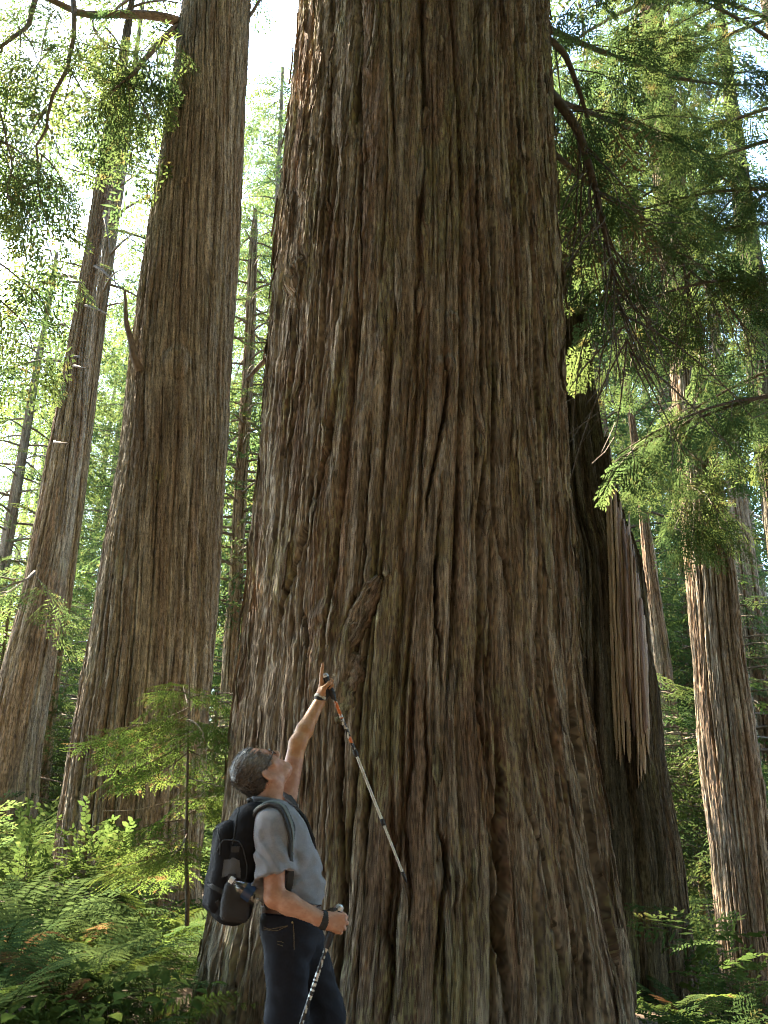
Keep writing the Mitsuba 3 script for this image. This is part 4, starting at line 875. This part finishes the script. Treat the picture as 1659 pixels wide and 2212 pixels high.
# right hand: a fist round the grip of the lower pole; left hand: index finger up, the rest round the other grip
gripR0, gripR1 = at(733, 1961, 3.885), at(711, 2028, 3.875)
frR = hand_frame(wrR, at(735, 1993, 3.85) - wrR, np.array([.05, -1.0, .25]))
mR = 1.0 if np.dot(np.cross(frR[0][2], frR[0][0]), U_) > 0 else -1.0
bR = mirror_bones(frR, [(72, 92, 60)] * 2 + [(74, 92, 60), (76, 92, 60)], [0, 0, 0, 0], [(.022, .030, -.012), (.052, .050, -.024), (.078, .040, -.040), (.092, .020, -.048)], mR)
frL = hand_frame(wrL, at(700, 1468, 4.47) - wrL, np.array([-.96, .22, .15]))
mL = 1.0 if np.dot(np.cross(frL[0][2], frL[0][0]), np.array([.2, -1, 0])) > 0 else -1.0
bL = mirror_bones(frL, [(-6, 5, 4), (68, 88, 55), (72, 88, 55), (74, 88, 55)], [7, 0, -2, -4], [(.020, .028, -.012), (.046, .046, -.024), (.074, .044, -.044), (.094, .032, -.056)], mL)
def arms_field(p, s=0.0):
    def arm(sh, el, wr, up):
        mid = el + (wr - el) * .30
        d = smin(cone(p, sh, el, .056 + s, .041 + s), cone(p, el, mid, .041 + s, .041 + s), .02)
        return smin(d, cone(p, mid, wr, .041 + s, .027 + s), .02)
    return smin(arm(shR, elR, wrR, 0), arm(shL, elL, wrL, 0), .01)
def torso_field(p, s=0.0):
    d = ell(p, chest, BODY_AX, [.122 + s, .180 + s, .17 + s])
    d = smin(d, ell(p, belly, BODY_AX, [.135 + s, .165 + s, .18 + s]), .08)
    d = smin(d, cone(p, shR, chest + U_ * .06, .062 + s, .08 + s), .05)
    d = smin(d, cone(p, shL, chest + U_ * .06, .060 + s, .08 + s), .05)
    d = smin(d, smin(cone(p, neck0, shR, .060 + s, .050 + s), cone(p, neck0, shL, .060 + s, .050 + s), .02), .04)
    return smin(d, ell(p, hips, BODY_AX, [.120 + s, .165 + s, .13 + s]), .06)
def skin_field(p):
    d = smin(torso_field(p, -.012), cone(p, neck0, neck1, .068, .062), .03)
    d = smin(d, cone(p, neck1, headpt(-.03, 0, -.02), .060, .055), .03)
    d = smin(d, arms_field(p), .02)
    near = np.linalg.norm(p - HEAD_O, axis=1) < .30
    if near.any():
        e = np.full(len(p), 9.0); e[near] = head_field(p[near]); d = smin(d, e, .022)
    for fr, b, w, m in ((frR, bR, wrR, mR), (frL, bL, wrL, mL)):
        near = np.linalg.norm(p - w, axis=1) < .32
        if near.any():
            e = np.full(len(p), 9.0); e[near] = hand_field(p[near], fr, b, m); d = smin(d, e, .008)
    return d
man = thing('person', 'grey haired man in grey t-shirt and dark jeans, head tilted back, pointing up', 'person')
put(man, 'body', surface(skin_field, [-.95, 3.55, .75], [.05, 4.75, 2.25], .0042), 'skin', True)
def skin_fn(p, n, uv):
    t = mikit.fbm(p.x * 40, p.y * 40, p.z * 40)
    up = mikit.smoothstep(0.0, .012, (p.x - TAN[0]) * TAN[3] + (p.y - TAN[1]) * TAN[4] + (p.z - TAN[2]) * TAN[5])
    c = mikit.mix((.40, .205, .130), (.47, .27, .19), mikit.smoothstep(.35, .7, t))
    tan = mikit.mix((.40, .195, .085), (.46, .25, .12), mikit.smoothstep(.35, .7, t))
    fr = mikit.smoothstep(.72, .85, mikit.noise(p.x * 210, p.y * 210, p.z * 210))
    up = up * mikit.smoothstep(4.20, 4.25, p.y)
    return mikit.mix(mikit.mix(c, tan, up), (.30, .14, .08), .25 * fr)
tanp, tand = elL - (elL - shL) * .22, unit(elL - shL)
TAN = [float(v) for v in (*tanp, *tand)]
scene['skin'] = two({'type': 'principled', 'base_color': mikit.proc(skin_fn), 'roughness': .5, 'specular': .35})
# hair, glasses
def hair_field(p):
    q = (p - HEAD_O) @ HEAD_AX.T; a = np.abs(q[:, 1])
    st = noise3(np.stack([q[:, 0] * 45 + q[:, 2] * 25, q[:, 1] * 110, q[:, 2] * 60], -1), 61) - .5
    lump = noise3(q * 30, 62) - .5
    d = ell(q, [-.010, 0, .041], E3, [.107, .087, .096]) - .007 * st - .012 * lump
    nape = ell(q, [-.055, 0, -.02], E3, [.056, .070, .072]) - .005 * st; d = smin(d, nape, .03)
    face = .060 - .030 * np.exp(-((a - .044) / .020) ** 2) + .25 * np.maximum(.03 - a, 0) * 0 - .2 * np.maximum(a - .06, 0) + .014 * (noise3(q * 70, 63) - .5)
    d = np.maximum(d, np.where(q[:, 2] > .02, (q[:, 0] + .25 * np.maximum(q[:, 2] - .1, 0)) - face, np.where(q[:, 2] > -.004, q[:, 0] - .012 - .8 * (q[:, 2] - .0), q[:, 0] + .030)))
    d = np.maximum(d, -(q[:, 2] + .075 + .25 * q[:, 0] + .008 * st))
    return np.maximum(d, -(ell(np.stack([q[:, 0], a, q[:, 2]], 1), [-.003, .09, -.006], E3, [.024, .026, .036])))
hair = put(man, 'hair', surface(hair_field, HEAD_O - .17, HEAD_O + .17, .0035), 'hair', True)
HF, HL, HU, HO = ([float(v) for v in w] for w in (h_f, h_l, h_u, HEAD_O))
def hair_fn(p, n, uv):
    x, y, z = (mi.Float(p.x - HO[0]), mi.Float(p.y - HO[1]), mi.Float(p.z - HO[2]))
    f, l, u = (x * w[0] + y * w[1] + z * w[2] for w in (HF, HL, HU))
    s = mikit.noise(f * 55 + u * 30, l * 330, u * 190); t = mikit.noise(f * 120, l * 600, u * 420)
    grey = mikit.smoothstep(-.04, .07, f + .35 * u + .03 * (s - .5))
    c = mikit.mix((.042, .036, .031), (.17, .165, .155), grey)
    return c * (.35 + .9 * s + .5 * t)
scene['hair'] = two({'type': 'principled', 'base_color': mikit.proc(hair_fn), 'roughness': .55, 'specular': .4})
hr = rng(66); hv = hair_field; dirs = unit(hr.normal(size=(2600, 3))); pos = snap(hv, headpt(-.01, 0, .035) + dirs * .11, .0015, 5)
keep = np.abs(hv(pos) - .0015) < .003; pos = pos[keep]
crown_pt = headpt(-.075, 0, .10); locks = []
for o in pos:
    g = unit(np.array([hv(o[None] + E3[a] * .004)[0] - hv(o[None] - E3[a] * .004)[0] for a in range(3)])); d = o - crown_pt + hr.normal(0, .03, 3) + h_f * .02
    d = unit(d - g * (d @ g)); s_ = np.cross(g, d); l = hr.uniform(.018, .040)
    locks.append(lance(o, unit(d + g * hr.uniform(.0, .05)), s_, l, hr.uniform(.0012, .0026), .12, g))
put(man, 'hair_locks', join(locks), 'hair', False, kind='stuff')
ring = lambda y: tube([headpt(.104 - .25 * max(0, abs(y + .026 * math.cos(t)) - .03), y + .026 * math.cos(t), .013 + .019 * math.sin(t)) for t in np.linspace(0, 2 * math.pi, 25)], .0022, 6, False)
parts = [ring(.032), ring(-.032), tube([headpt(.108, -.007, .018), headpt(.111, 0, .020), headpt(.108, .007, .018)], .0013, 6)]
for s in (1, -1): parts.append(tube(curve([headpt(.098, s * .058, .020), headpt(.085, s * .072, .020), headpt(.03, s * .083, .017), headpt(-.008, s * .086, .020), headpt(-.022, s * .083, -.002)], 16), .0024, 6))
for y in (.032, -.032):
    rm = np.array([headpt(.104 - .25 * max(0, abs(y + .026 * math.cos(t)) - .03), y + .026 * math.cos(t), .013 + .019 * math.sin(t)) for t in np.linspace(0, 2 * math.pi, 24, endpoint=False)])
    put(man + '__glasses', 'lens', (np.vstack([rm, rm.mean(0)]), np.stack([np.arange(24), (np.arange(24) + 1) % 24, np.full(24, 24)], 1)), 'lens_glass')
scene['lens_glass'] = {'type': 'thindielectric', 'int_ior': 1.5}
put(man, 'glasses', join(parts), 'dark_metal', 40, label='thin wire framed glasses')
scene['dark_metal'] = {'type': 'principled', 'base_color': {'type': 'rgb', 'value': [.05, .04, .035]}, 'metallic': .7, 'roughness': .35}
# t-shirt
hemR = shR + (elR - shR) * .70; axR = unit(elR - shR)
hemL = shL + (elL - shL) * .28; axL = unit(elL - shL)
HEM = at(672, 1951, 4.0)
def folds(p):
    q = p @ BODY_AX.T
    a = noise3(np.stack([q[:, 0] * 9 + q[:, 2] * 9, q[:, 1] * 5, q[:, 2] * 7 - q[:, 0] * 5], -1), 71) - .5
    b = noise3(np.stack([q[:, 0] * 22 - q[:, 2] * 12, q[:, 1] * 14, q[:, 2] * 9 + q[:, 0] * 9], -1), 72) - .5
    arm = np.exp(-(np.linalg.norm(p - (shR + axR * .10), axis=1) / .14) ** 2)
    dr_ = np.sin((q[:, 2] * .7 + q[:, 0]) * 85 + 6 * a) * arm
    low = np.clip((HEM[2] + .22 - p[:, 2]) / .25, 0, 1)
    return .016 * a + .014 * b + .005 * dr_ + low * .010 * np.sin(q[:, 2] * 60 + 9 * a + 5 * q[:, 1])
def shirt_solid(p, s):
    d = smin(torso_field(p, .010 + s), cone(p, neck0, COL + U_ * .02, .076 + s, .072 + s), .03)
    sl = cone(p, shR, hemR + axR * .08, .070 + s, .090 + s); sl = smax(sl, (p - hemR) @ unit(axR + F_ * .25), .004 if s == 0 else .001)
    s2 = cone(p, shL, hemL + axL * .08, .064 + s, .074 + s); s2 = smax(s2, (p - hemL) @ axL, .004 if s == 0 else .001)
    d = smin(smin(d, sl, .035), s2, .035) - folds(p)
    blouse = np.clip((p[:, 2] - HEM[2]) / .10, 0, 1); d = d - .018 * np.sin(math.pi * blouse) * (blouse < 1)
    d = np.maximum(d, HEM[2] + .012 * np.sin(p[:, 0] * 30) - p[:, 2])
    return d
def shirt_field(p):
    d = shirt_solid(p, 0.0)
    d = np.maximum(d, (p[:, 2] - COL[2]) + .10 * ((p - COL) @ F_))
    arm = cone(p, shR, elR, .062, .060); return np.maximum(d, -np.maximum(arm, (hemR - p) @ axR - .03))
put(man, 't_shirt', surface(shirt_field, [-.95, 3.6, .85], [-.05, 4.6, 1.70], .0055), 'heather', 50)
nc = 32; nd = unit(neck1 - neck0); rim = [snap(lambda v: cone(v, neck0, neck1, .075, .072), np.array([COL + F_ * .07 * math.cos(t) + R_ * .07 * math.sin(t) - U_ * (.010 * math.cos(t) + .003)]), 0)[0] for t in np.linspace(0, 2 * math.pi, nc)]
put(man + '__t_shirt', 'collar', tube(rim, .008, 8, False), 'heather', True)
def heather_fn(p, n, uv):
    a = mikit.noise(p.x * 420, p.y * 420, p.z * 260); b = mikit.fbm(p.x * 60, p.y * 60, p.z * 60)
    return mikit.mix((.165, .172, .190), (.255, .262, .285), .55 * a + .45 * b)
scene['heather'] = two({'type': 'principled', 'base_color': mikit.proc(heather_fn), 'roughness': .9, 'specular': .15, 'sheen': .3})
# jeans, belt, shoes
knR, anR = at(621, 2190, 4.02), at(612, 2350, 4.02); knL, anL = at(703, 2195, 4.22), at(722, 2360, 4.28)
anR = np.array([knR[0] - .03, 4.02, .10]); anL = np.array([knL[0] + .02, 4.30, .10])
hipR, hipL = at(620, 2010, 4.02), at(645, 2010, 4.20)
def jeans_field(p):
    q = p @ BODY_AX.T
    w = .010 * (noise3(np.stack([q[:, 0] * 12, q[:, 1] * 12, q[:, 2] * 16], -1), 81) - .5) + .008 * (noise3(np.stack([q[:, 0] * 25 + q[:, 2] * 15, q[:, 1] * 20, q[:, 2] * 22], -1), 82) - .5)
    d = ell(p, hips - U_ * .01, BODY_AX, [.128, .172, .15])
    legs = [smin(cone(p, h, k, .106, .082), cone(p, k, a, .080, .068), .04) for h, k, a in ((hipR, knR, anR), (hipL, knL, anL))]
    d = smin(smin(d, legs[0], .05), legs[1], .05)
    top = at(628, 1968, 4.1)[2]
    return np.maximum(np.maximum(d - w, p[:, 2] - top), .07 - p[:, 2])
put(man, 'jeans', surface(jeans_field, [-.75, 3.75, .03], [.10, 4.60, 1.12], .0065), 'denim', 50)
scene['denim'] = two({'type': 'principled', 'roughness': .85, 'specular': .2, 'sheen': .2, 'base_color': mikit.proc(lambda p, n, uv: mikit.mix((.007, .009, .014), (.018, .021, .031), mikit.noise(p.x * 300, p.y * 300, p.z * 150) * .6 + .4 * mikit.fbm(p.x * 25, p.y * 25, p.z * 25)))})
bz = at(628, 1963, 4.1)[2]
belt = snap(lambda v: ell(v, hips - U_ * .01, BODY_AX, [.128, .172, .15]), np.array([hips * [1, 1, 0] + U_ * (bz - .005) + F_ * .14 * math.cos(t) + R_ * .18 * math.sin(t) for t in np.linspace(0, 2 * math.pi, 41)]), .004, 3)
belt[:, 2] = bz - .004
put(man, 'belt', ribbon(belt, belt - hips * [1, 1, 0] - U_ * bz, .036, .005, 80), 'belt_leather', 40, label='brown leather belt')
scene['belt_leather'] = {'type': 'principled', 'base_color': {'type': 'rgb', 'value': [.11, .06, .04]}, 'roughness': .5}
def seam(pts, lift=.003): return tube(snap(jeans_field, np.array([at(x, y, Y) for x, y, Y in pts]), lift), .0013, 4)
st = [seam([(563, 2002, 3.95), (575, 2003, 3.9), (590, 2004, 3.86), (611, 2003, 3.84)]), seam([(563, 2007, 3.95), (575, 2008, 3.9), (590, 2009, 3.86), (611, 2008, 3.84)]), seam([(588, 2038, 3.86), (598, 2040, 3.86), (607, 2044, 3.86)]), seam([(588, 2043, 3.86), (598, 2045, 3.86), (607, 2049, 3.86)]), seam([(634, 1992, 3.85), (634, 2020, 3.86), (634, 2060, 3.88)])]
put(man + '__jeans', 'pocket_stitching', join(st), 'thread', True, label='tan stitching on the jeans pockets')
scene['thread'] = {'type': 'principled', 'base_color': {'type': 'rgb', 'value': [.14, .11, .06]}, 'roughness': .8}
rv = snap(jeans_field, np.array([at(634, 1985, 3.86)]), .002)[0]
put(man + '__jeans', 'rivet', trimesh.creation.icosphere(2, .004).apply_translation(rv), 'brass', True)
scene['brass'] = {'type': 'principled', 'base_color': {'type': 'rgb', 'value': [.55, .38, .16]}, 'metallic': 1.0, 'roughness': .35}
scene['shoe'] = {'type': 'principled', 'base_color': {'type': 'rgb', 'value': [.05, .045, .04]}, 'roughness': .7}
for a in (anR, anL):
    def shoe(p, a=a): return np.maximum(smin(smin(cone(p, [a[0], a[1], .06], [a[0] - .03 * F_[0], a[1] - .03 * F_[1], .045], .05, .045), cone(p, np.array([a[0], a[1], .05]), np.array([a[0], a[1], .04]) + F_ * .16, .045, .036), .03), cone(p, a, a + U_ * .05, .045, .045), .03), -p[:, 2] + .002)
    put(man, 'shoe', surface(shoe, [a[0] - .15, a[1] - .15, -.02], [a[0] + .3, a[1] + .2, .22], .007), 'shoe', True)

# ------------------------------------------------------------------ backpack, bottle, poles
B_ = -F_
def lean(c, a): return math.cos(a) * np.asarray(c)
PK = at(516, 1862, 4.03); PU = unit(U_ + F_ * .12); PB = unit(B_ + U_ * .12 * 1.0); PR = np.cross(PU, PB); PR = PR if PR @ R_ > 0 else -PR
PAX = np.stack([PB, PR, PU])
def pk(b, r, u): return PK + PB * b + PR * r + PU * u
def pack_main(p):
    q = (p - PK) @ PAX.T; t = np.clip((q[:, 2] - .06) / .22, 0, 1); q = q.copy(); q[:, 0] += .05 * t * t; q[:, 1] *= 1 + .35 * t * t
    k = np.abs(q) - (np.array([.078, .145, .250]) - .07)
    d = np.linalg.norm(np.maximum(k, 0), axis=1) + np.minimum(k.max(1), 0) - .07
    return d - .012 * (noise3(q * [12, 12, 9], 91) - .5) - .006 * (noise3(q * 30, 92) - .5)
def pocket(c, half, rad, seed):
    def f(p):
        q = (p - pk(*c)) @ PAX.T; t = np.clip(q[:, 2] / half[2], -1, 1); q = q.copy(); q[:, 1] *= 1 + .22 * np.clip(t, 0, 1) ** 2
        k = np.abs(q) - (np.array(half) - rad)
        return np.linalg.norm(np.maximum(k, 0), axis=1) + np.minimum(k.max(1), 0) - rad - .010 * (noise3(q * 16, seed) - .5)
    return f
bag = thing('backpack', 'black daypack on the man\'s back with a water bottle in its side', 'backpack')
put(bag, 'body', surface(pack_main, PK - .36, PK + .36, .006), 'nylon', True)
f1, f2 = pocket((.062, 0, -.02), (.058, .115, .185), .055, 93), pocket((.070, 0, -.130), (.048, .105, .080), .044, 94)
put(bag, 'front_pocket', surface(f1, PK - .36, PK + .36, .006), 'nylon', True)
put(bag, 'lower_pocket', surface(f2, PK - .38, PK + .38, .006), 'nylon', True)
f3 = pocket((.01, .132, -.150), (.062, .032, .080), .028, 95)
put(bag, 'side_pocket', surface(f3, PK - .36, PK + .36, .006), 'mesh_fabric', True)
pack_ready = True
allpack = lambda p: np.minimum(np.minimum(pack_main(p), f1(p)), f2(p))
# piping along the pocket edge, grey patch, straps
pipe = snap(lambda p: np.minimum(pack_main(p), f1(p)), np.array([at(x, y, 3.85) for x, y in [(447, 1838), (457, 1822), (479, 1811), (502, 1813), (522, 1828), (533, 1850), (537, 1880), (530, 1915)]]), .001)
put(bag, 'piping', tube(curve(pipe, 40), .0032, 6), 'webbing', True)
patch = []
for i in range(12):
    for j in range(9):
        a, b = i / 11, j / 8; x = (476 + 46 * a - 6 * (1 - b) * (a - .5)); y = (1852 + 6 * abs(a - .45) * 2 + (1890 - 1852) * b)
        patch.append(at(x, y, 3.86))
pv = snap(allpack, np.array(patch), .003); back = snap(allpack, np.array(patch), -.002)
gf = grid_faces(12, 9); put(bag, 'mesh_patch', join([(pv, gf), (back, gf[:, ::-1])]), 'grey_mesh', True, label='dark grey mesh patch')
def over(pts, lift, f): 
    p = snap(f, np.array([at(*q) for q in pts]), lift, 6); g = np.stack([f(p + np.eye(3)[a] * .01) - f(p - np.eye(3)[a] * .01) for a in range(3)], 1)
    return p, unit(g)
body = lambda p: torso_field(p, .016)
s1 = [(519, 1772, 3.95), (540, 1750, 3.93), (562, 1736, 3.92), (585, 1731, 3.92), (608, 1740, 3.90), (626, 1758, 3.88), (637, 1779, 3.86), (641, 1803, 3.86), (636, 1840, 3.86), (628, 1885, 3.88), (620, 1925, 3.88), (590, 1950, 3.9), (560, 1960, 3.95)]
p, g = over(s1, .010, lambda v: np.minimum(shirt_solid(v, 0.0), 9))
put(bag, 'shoulder_strap', ribbon(p, g, np.r_[np.full(34, .052), np.linspace(.052, .028, 8), np.full(38, .028)], .010, 80), 'webbing', 40)
n2 = slice(0, 9); p2, g2 = p[n2] + g[n2] * .0075, g[n2]
put(bag + '__shoulder_strap', 'band', ribbon(p2, g2, np.r_[np.full(30, .022), np.linspace(.022, .008, 20)], .004, 50), 'grey_web', 40, label='grey green band along the shoulder strap')
s2 = [(511, 1766, 4.14), (522, 1744, 4.20), (536, 1726, 4.25), (570, 1718, 4.28), (606, 1720, 4.26), (626, 1732, 4.22), (641, 1752, 4.16), (651, 1772, 4.12), (655, 1786, 4.10), (658, 1830, 4.14), (650, 1880, 4.3)]
p, g = over(s2, .010, lambda v: np.minimum(shirt_solid(v, 0.0), 9))
put(bag, 'shoulder_strap', ribbon(p, g, .046, .010, 60), 'webbing', 40)
hp = [pk(-.02, .03, .235), pk(.0, .03, .262), pk(.0, -.03, .262), pk(-.02, -.03, .235)]
arc = snap(pack_main, np.array([pk(.05 + .03 * math.cos(t), .135 * math.cos(t), .06 + .17 * math.sin(t)) for t in np.linspace(.05, math.pi - .05, 24)]), .001)
put(bag, 'zipper', tube(arc, .0034, 6), 'webbing', True)
arc = snap(f1, np.array([pk(.11, .10 * math.cos(t), .02 + .11 * math.sin(t)) for t in np.linspace(0, math.pi, 24)]), .001)
put(bag, 'zipper', tube(arc, .0030, 6), 'webbing', True)
for q in (pk(.06, .15, .05), pk(.05, .15, -.06)):
    q = snap(allpack, q[None], .004)[0]; put(bag, 'buckle', trimesh.creation.box([.035, .010, .024]).apply_translation(q), 'rubber', False)
put(bag, 'haul_loop', tube(curve(hp, 16), .007, 6), 'webbing', True)
for (a, b, c) in (((470, 1945, 3.9), (500, 1975, 3.88), (530, 1968, 3.85)), ((530, 1905, 3.84), (552, 1945, 3.82), (572, 1968, 3.84)), ((452, 1905, 3.95), (476, 1925, 3.88), (497, 1942, 3.85))):
    q = snap(allpack, curve([at(*a), at(*b), at(*c)], 10), .004); put(bag, 'compression_strap', ribbon(q, np.tile(R_, (10, 1)), .018, .004, 24), 'webbing', 40)
def plain(name, c, rough, **k): scene[name] = two({'type': 'principled', 'base_color': {'type': 'rgb', 'value': list(c)}, 'roughness': rough, **k})
def cloth(name, a, b, f, rough=.8, **k): scene[name] = two({'type': 'principled', 'roughness': rough, **k, 'base_color': mikit.proc(lambda p, n, uv: mikit.mix(a, b, .5 * mikit.noise(p.x * f, p.y * f, p.z * f) + .5 * mikit.fbm(p.x * 20, p.y * 20, p.z * 20)))})
cloth('nylon', (.006, .006, .007), (.016, .016, .018), 500, .85, specular=.12); cloth('webbing', (.012, .013, .014), (.030, .032, .034), 600, .75)
cloth('mesh_fabric', (.012, .012, .013), (.035, .035, .037), 700, .8); cloth('grey_mesh', (.045, .045, .047), (.085, .085, .088), 800, .8); cloth('grey_web', (.10, .12, .115), (.15, .175, .165), 500, .8)
# water bottle
b0, b1 = at(496, 1898, 3.845), at(562, 1946, 3.85); bd = unit(b1 - b0); BLn = np.linalg.norm(b1 - b0)
def lathe(prof, n=32):
    x = unit(np.cross(bd, U_)); y = np.cross(bd, x); g = np.arange(n) * 2 * np.pi / n
    V = np.stack([b0 + bd * t + r * (np.cos(a) * x + np.sin(a) * y) for t, r in prof for a in g]); return V, grid_faces(len(prof), n, True)
k = thing('water_bottle', 'clear plastic water bottle with a white cap, tucked into the side of the black daypack', 'bottle')
outer = [(.018, .0001), (.018, .0115), (.030, .012), (.036, .016), (.052, .029), (.062, .0315), (.070, .0310), (.074, .0320), (.118, .0320), (.122, .0305)] + [(.122 + .004 * i, .0305 if i % 2 else .0318) for i in range(1, int((BLn - .135) / .004))] + [(BLn - .010, .0318), (BLn - .003, .029), (BLn, .022), (BLn, .0001)]
put(k, 'shell', lathe(outer), 'clear_plastic', 40)
put(k, 'cap', lathe([(.0, .0001), (.0, .0125), (.002, .0138), (.019, .0138), (.0195, .0120), (.0195, .0001)]), 'white_plastic', 40, label='white screw cap')
put(k, 'label', lathe([(.076, .0324), (.117, .0324)]), 'blue_label', True, label='dark blue paper band')
scene['clear_plastic'] = {'type': 'thindielectric', 'int_ior': 1.5}
plain('white_plastic', (.72, .74, .76), .35); plain('blue_label', (.012, .03, .075), .4)
# trekking poles
def pole(label, top, end, loc, hand, paint):
    """grip top, tip; loc: fractions of where the sections change"""
    d = unit(end - top); L = np.linalg.norm(end - top); P = lambda t: top + d * L * t
    k = thing('trekking_pole', label, 'trekking pole')
    g = loc['grip']; n = 14
    put(k, 'grip', tube([P(g * t) for t in np.linspace(0, 1, n)], [.012, .0175, .0165, .0150, .0165, .0150, .0165, .0150, .0165, .0155, .0165, .0150, .0140, .0105], 14), 'rubber', 40)
    put(k + '__grip', 'cap', tube([P(-.012), P(-.006), P(.004), P(.012)], [.008, .0165, .0185, .0165], 14), 'pole_metal', 40)
    put(k, 'upper_shaft', tube([P(g), P(loc['up'])], .0085, 12), paint, 40)
    for t0, t1 in loc['band']: put(k, 'silver_band', tube([P(t0), P(t1)], .0090, 12), 'pole_metal', 40)
    put(k, 'clamp', tube([P(loc['up'] - .004), P(loc['up']), P(loc['up'] + .022), P(loc['up'] + .030)], [.009, .0125, .0125, .009], 12), 'rubber', 40)
    put(k, 'middle_shaft', tube([P(loc['up'] + .02), P(loc['mid'])], .0072, 12), 'pole_white', 40)
    put(k, 'clamp', tube([P(loc['mid'] - .006), P(loc['mid']), P(loc['mid'] + .020), P(loc['mid'] + .026)], [.0078, .0105, .0105, .0078], 12), 'rubber', 40)
    put(k, 'lower_shaft', tube([P(loc['mid'] + .02), P(.955)], .0062, 12), 'pole_white', 40)
    put(k, 'tip', tube([P(.950), P(.958), P(.985), P(1.0)], [.0064, .0085, .0070, .003], 12), 'rubber', 40)
    return k, P
tipL = at(878, 1906, 4.55); gC = frL[1] + frL[0][0] * .076 - frL[0][2] * .034 + frL[0][1] * mL * .004; gL0 = gC - unit(tipL - gC) * .055
k, P = pole('trekking pole with an orange and black upper shaft, hanging from the raised hand', gL0, tipL, dict(grip=.118, up=.375, mid=.710, band=[(.205, .212), (.222, .226)]), frL, 'paint_orange')
def strap(k, fr, w, m, up):
    ax, o = fr; c = o + ax[0] * .005
    pts = [c + ax[1] * .034 * math.cos(t) + ax[2] * .027 * math.sin(t) + ax[0] * .008 * math.sin(t + .6) for t in np.linspace(0, 2 * math.pi, 25)]
    put(k, 'wrist_strap', ribbon(np.array(pts), np.array(pts) - c, w, .005, 60), 'webbing', 40)
strap(k, frL, .034, mL, 0); _c = frL[1] + frL[0][0] * .006
badge = [_c + frL[0][1] * mL * .0385 * math.cos(t) + frL[0][2] * .0315 * math.sin(t) + frL[0][0] * .008 * math.sin(t + .6) for t in np.linspace(-1.3, 1.1, 12)]
put(k, 'strap_badge', ribbon(np.array(badge), np.array(badge) - _c, .016, .004, 24), 'pale_web', 40, label='pale grey patch on the wrist strap'); cloth('pale_web', (.34, .35, .30), (.46, .47, .41), 500)
q = [frL[1] + frL[0][0] * .01 - frL[0][2] * .02, frL[1] + frL[0][0] * .03 - frL[0][2] * .035, P(.02)]
put(k, 'strap_tail', ribbon(curve(q, 8), np.tile(R_, (8, 1)), .02, .004, 20), 'webbing', 40)
dR = unit(gripR1 - gripR0); tipR = gripR0 + dR * ((gripR0[2] - .01) / -dR[2])
k, P = pole('trekking pole with a black and silver upper shaft, planted from the lowered hand', gripR0, tipR, dict(grip=.135, up=.39, mid=.66, band=[(.215, .228), (.235, .239), (.246, .256), (.266, .272), (.285, .292)]), frR, 'paint_black')
strap(k, frR, .030, mR, 0)
q = [frR[1] + frR[0][0] * .02 + U_ * .03, frR[1] + frR[0][0] * .04 + U_ * .042, P(.015)]
put(k, 'strap_tail', ribbon(curve(q, 8), np.tile(R_, (8, 1)), .02, .004, 20), 'webbing', 40)
plain('rubber', (.014, .014, .015), .55); plain('pole_metal', (.62, .62, .60), .35, metallic=.6); plain('pole_white', (.62, .60, .52), .4)
def pole_paint(a, b, c, z0):
    def fn(p, n, uv):
        s = mikit.noise(p.z * 90 + 3, p.y * 30, p.x * 120); t = mikit.noise(p.z * 40 + 8, 2.5, 1.0)
        return mikit.mix(mikit.mix(a, b, mikit.smoothstep(.60, .64, t)), c, mikit.smoothstep(.60, .64, s))
    return two({'type': 'principled', 'roughness': .35, 'base_color': mikit.proc(fn)})
scene['paint_orange'] = pole_paint((.025, .022, .02), (.62, .16, .035), (.60, .56, .50), 0)
scene['paint_black'] = pole_paint((.018, .018, .018), (.03, .028, .027), (.50, .50, .48), 0)

# ------------------------------------------------------------------ ground
def ground_z(x, y):
    x, y = np.asarray(x, float), np.asarray(y, float)
    p = np.stack([x * .12, y * .12, 0 * x], -1)
    return (fbm3(p, 4, 3) - .5) * .5 * np.clip((np.hypot(x, y) - 6) / 10, 0, 1) + bank(x, y)
gx = np.sign(np.linspace(-1, 1, 221)) * np.abs(np.linspace(-1, 1, 221)) ** 2.5 * 600
GX, GY = np.meshgrid(gx, gx + 8)
scene['soil'] = two({'type': 'principled', 'roughness': .95, 'base_color': mikit.proc(lambda p, n, uv: mikit.mix((.030, .021, .014), (.075, .052, .034), mikit.fbm(p.x * 6, p.y * 6)))})
structure('forest_floor', (np.stack([GX, GY, ground_z(GX, GY)], -1).reshape(-1, 3), grid_faces(221, 221)), 'soil', True)
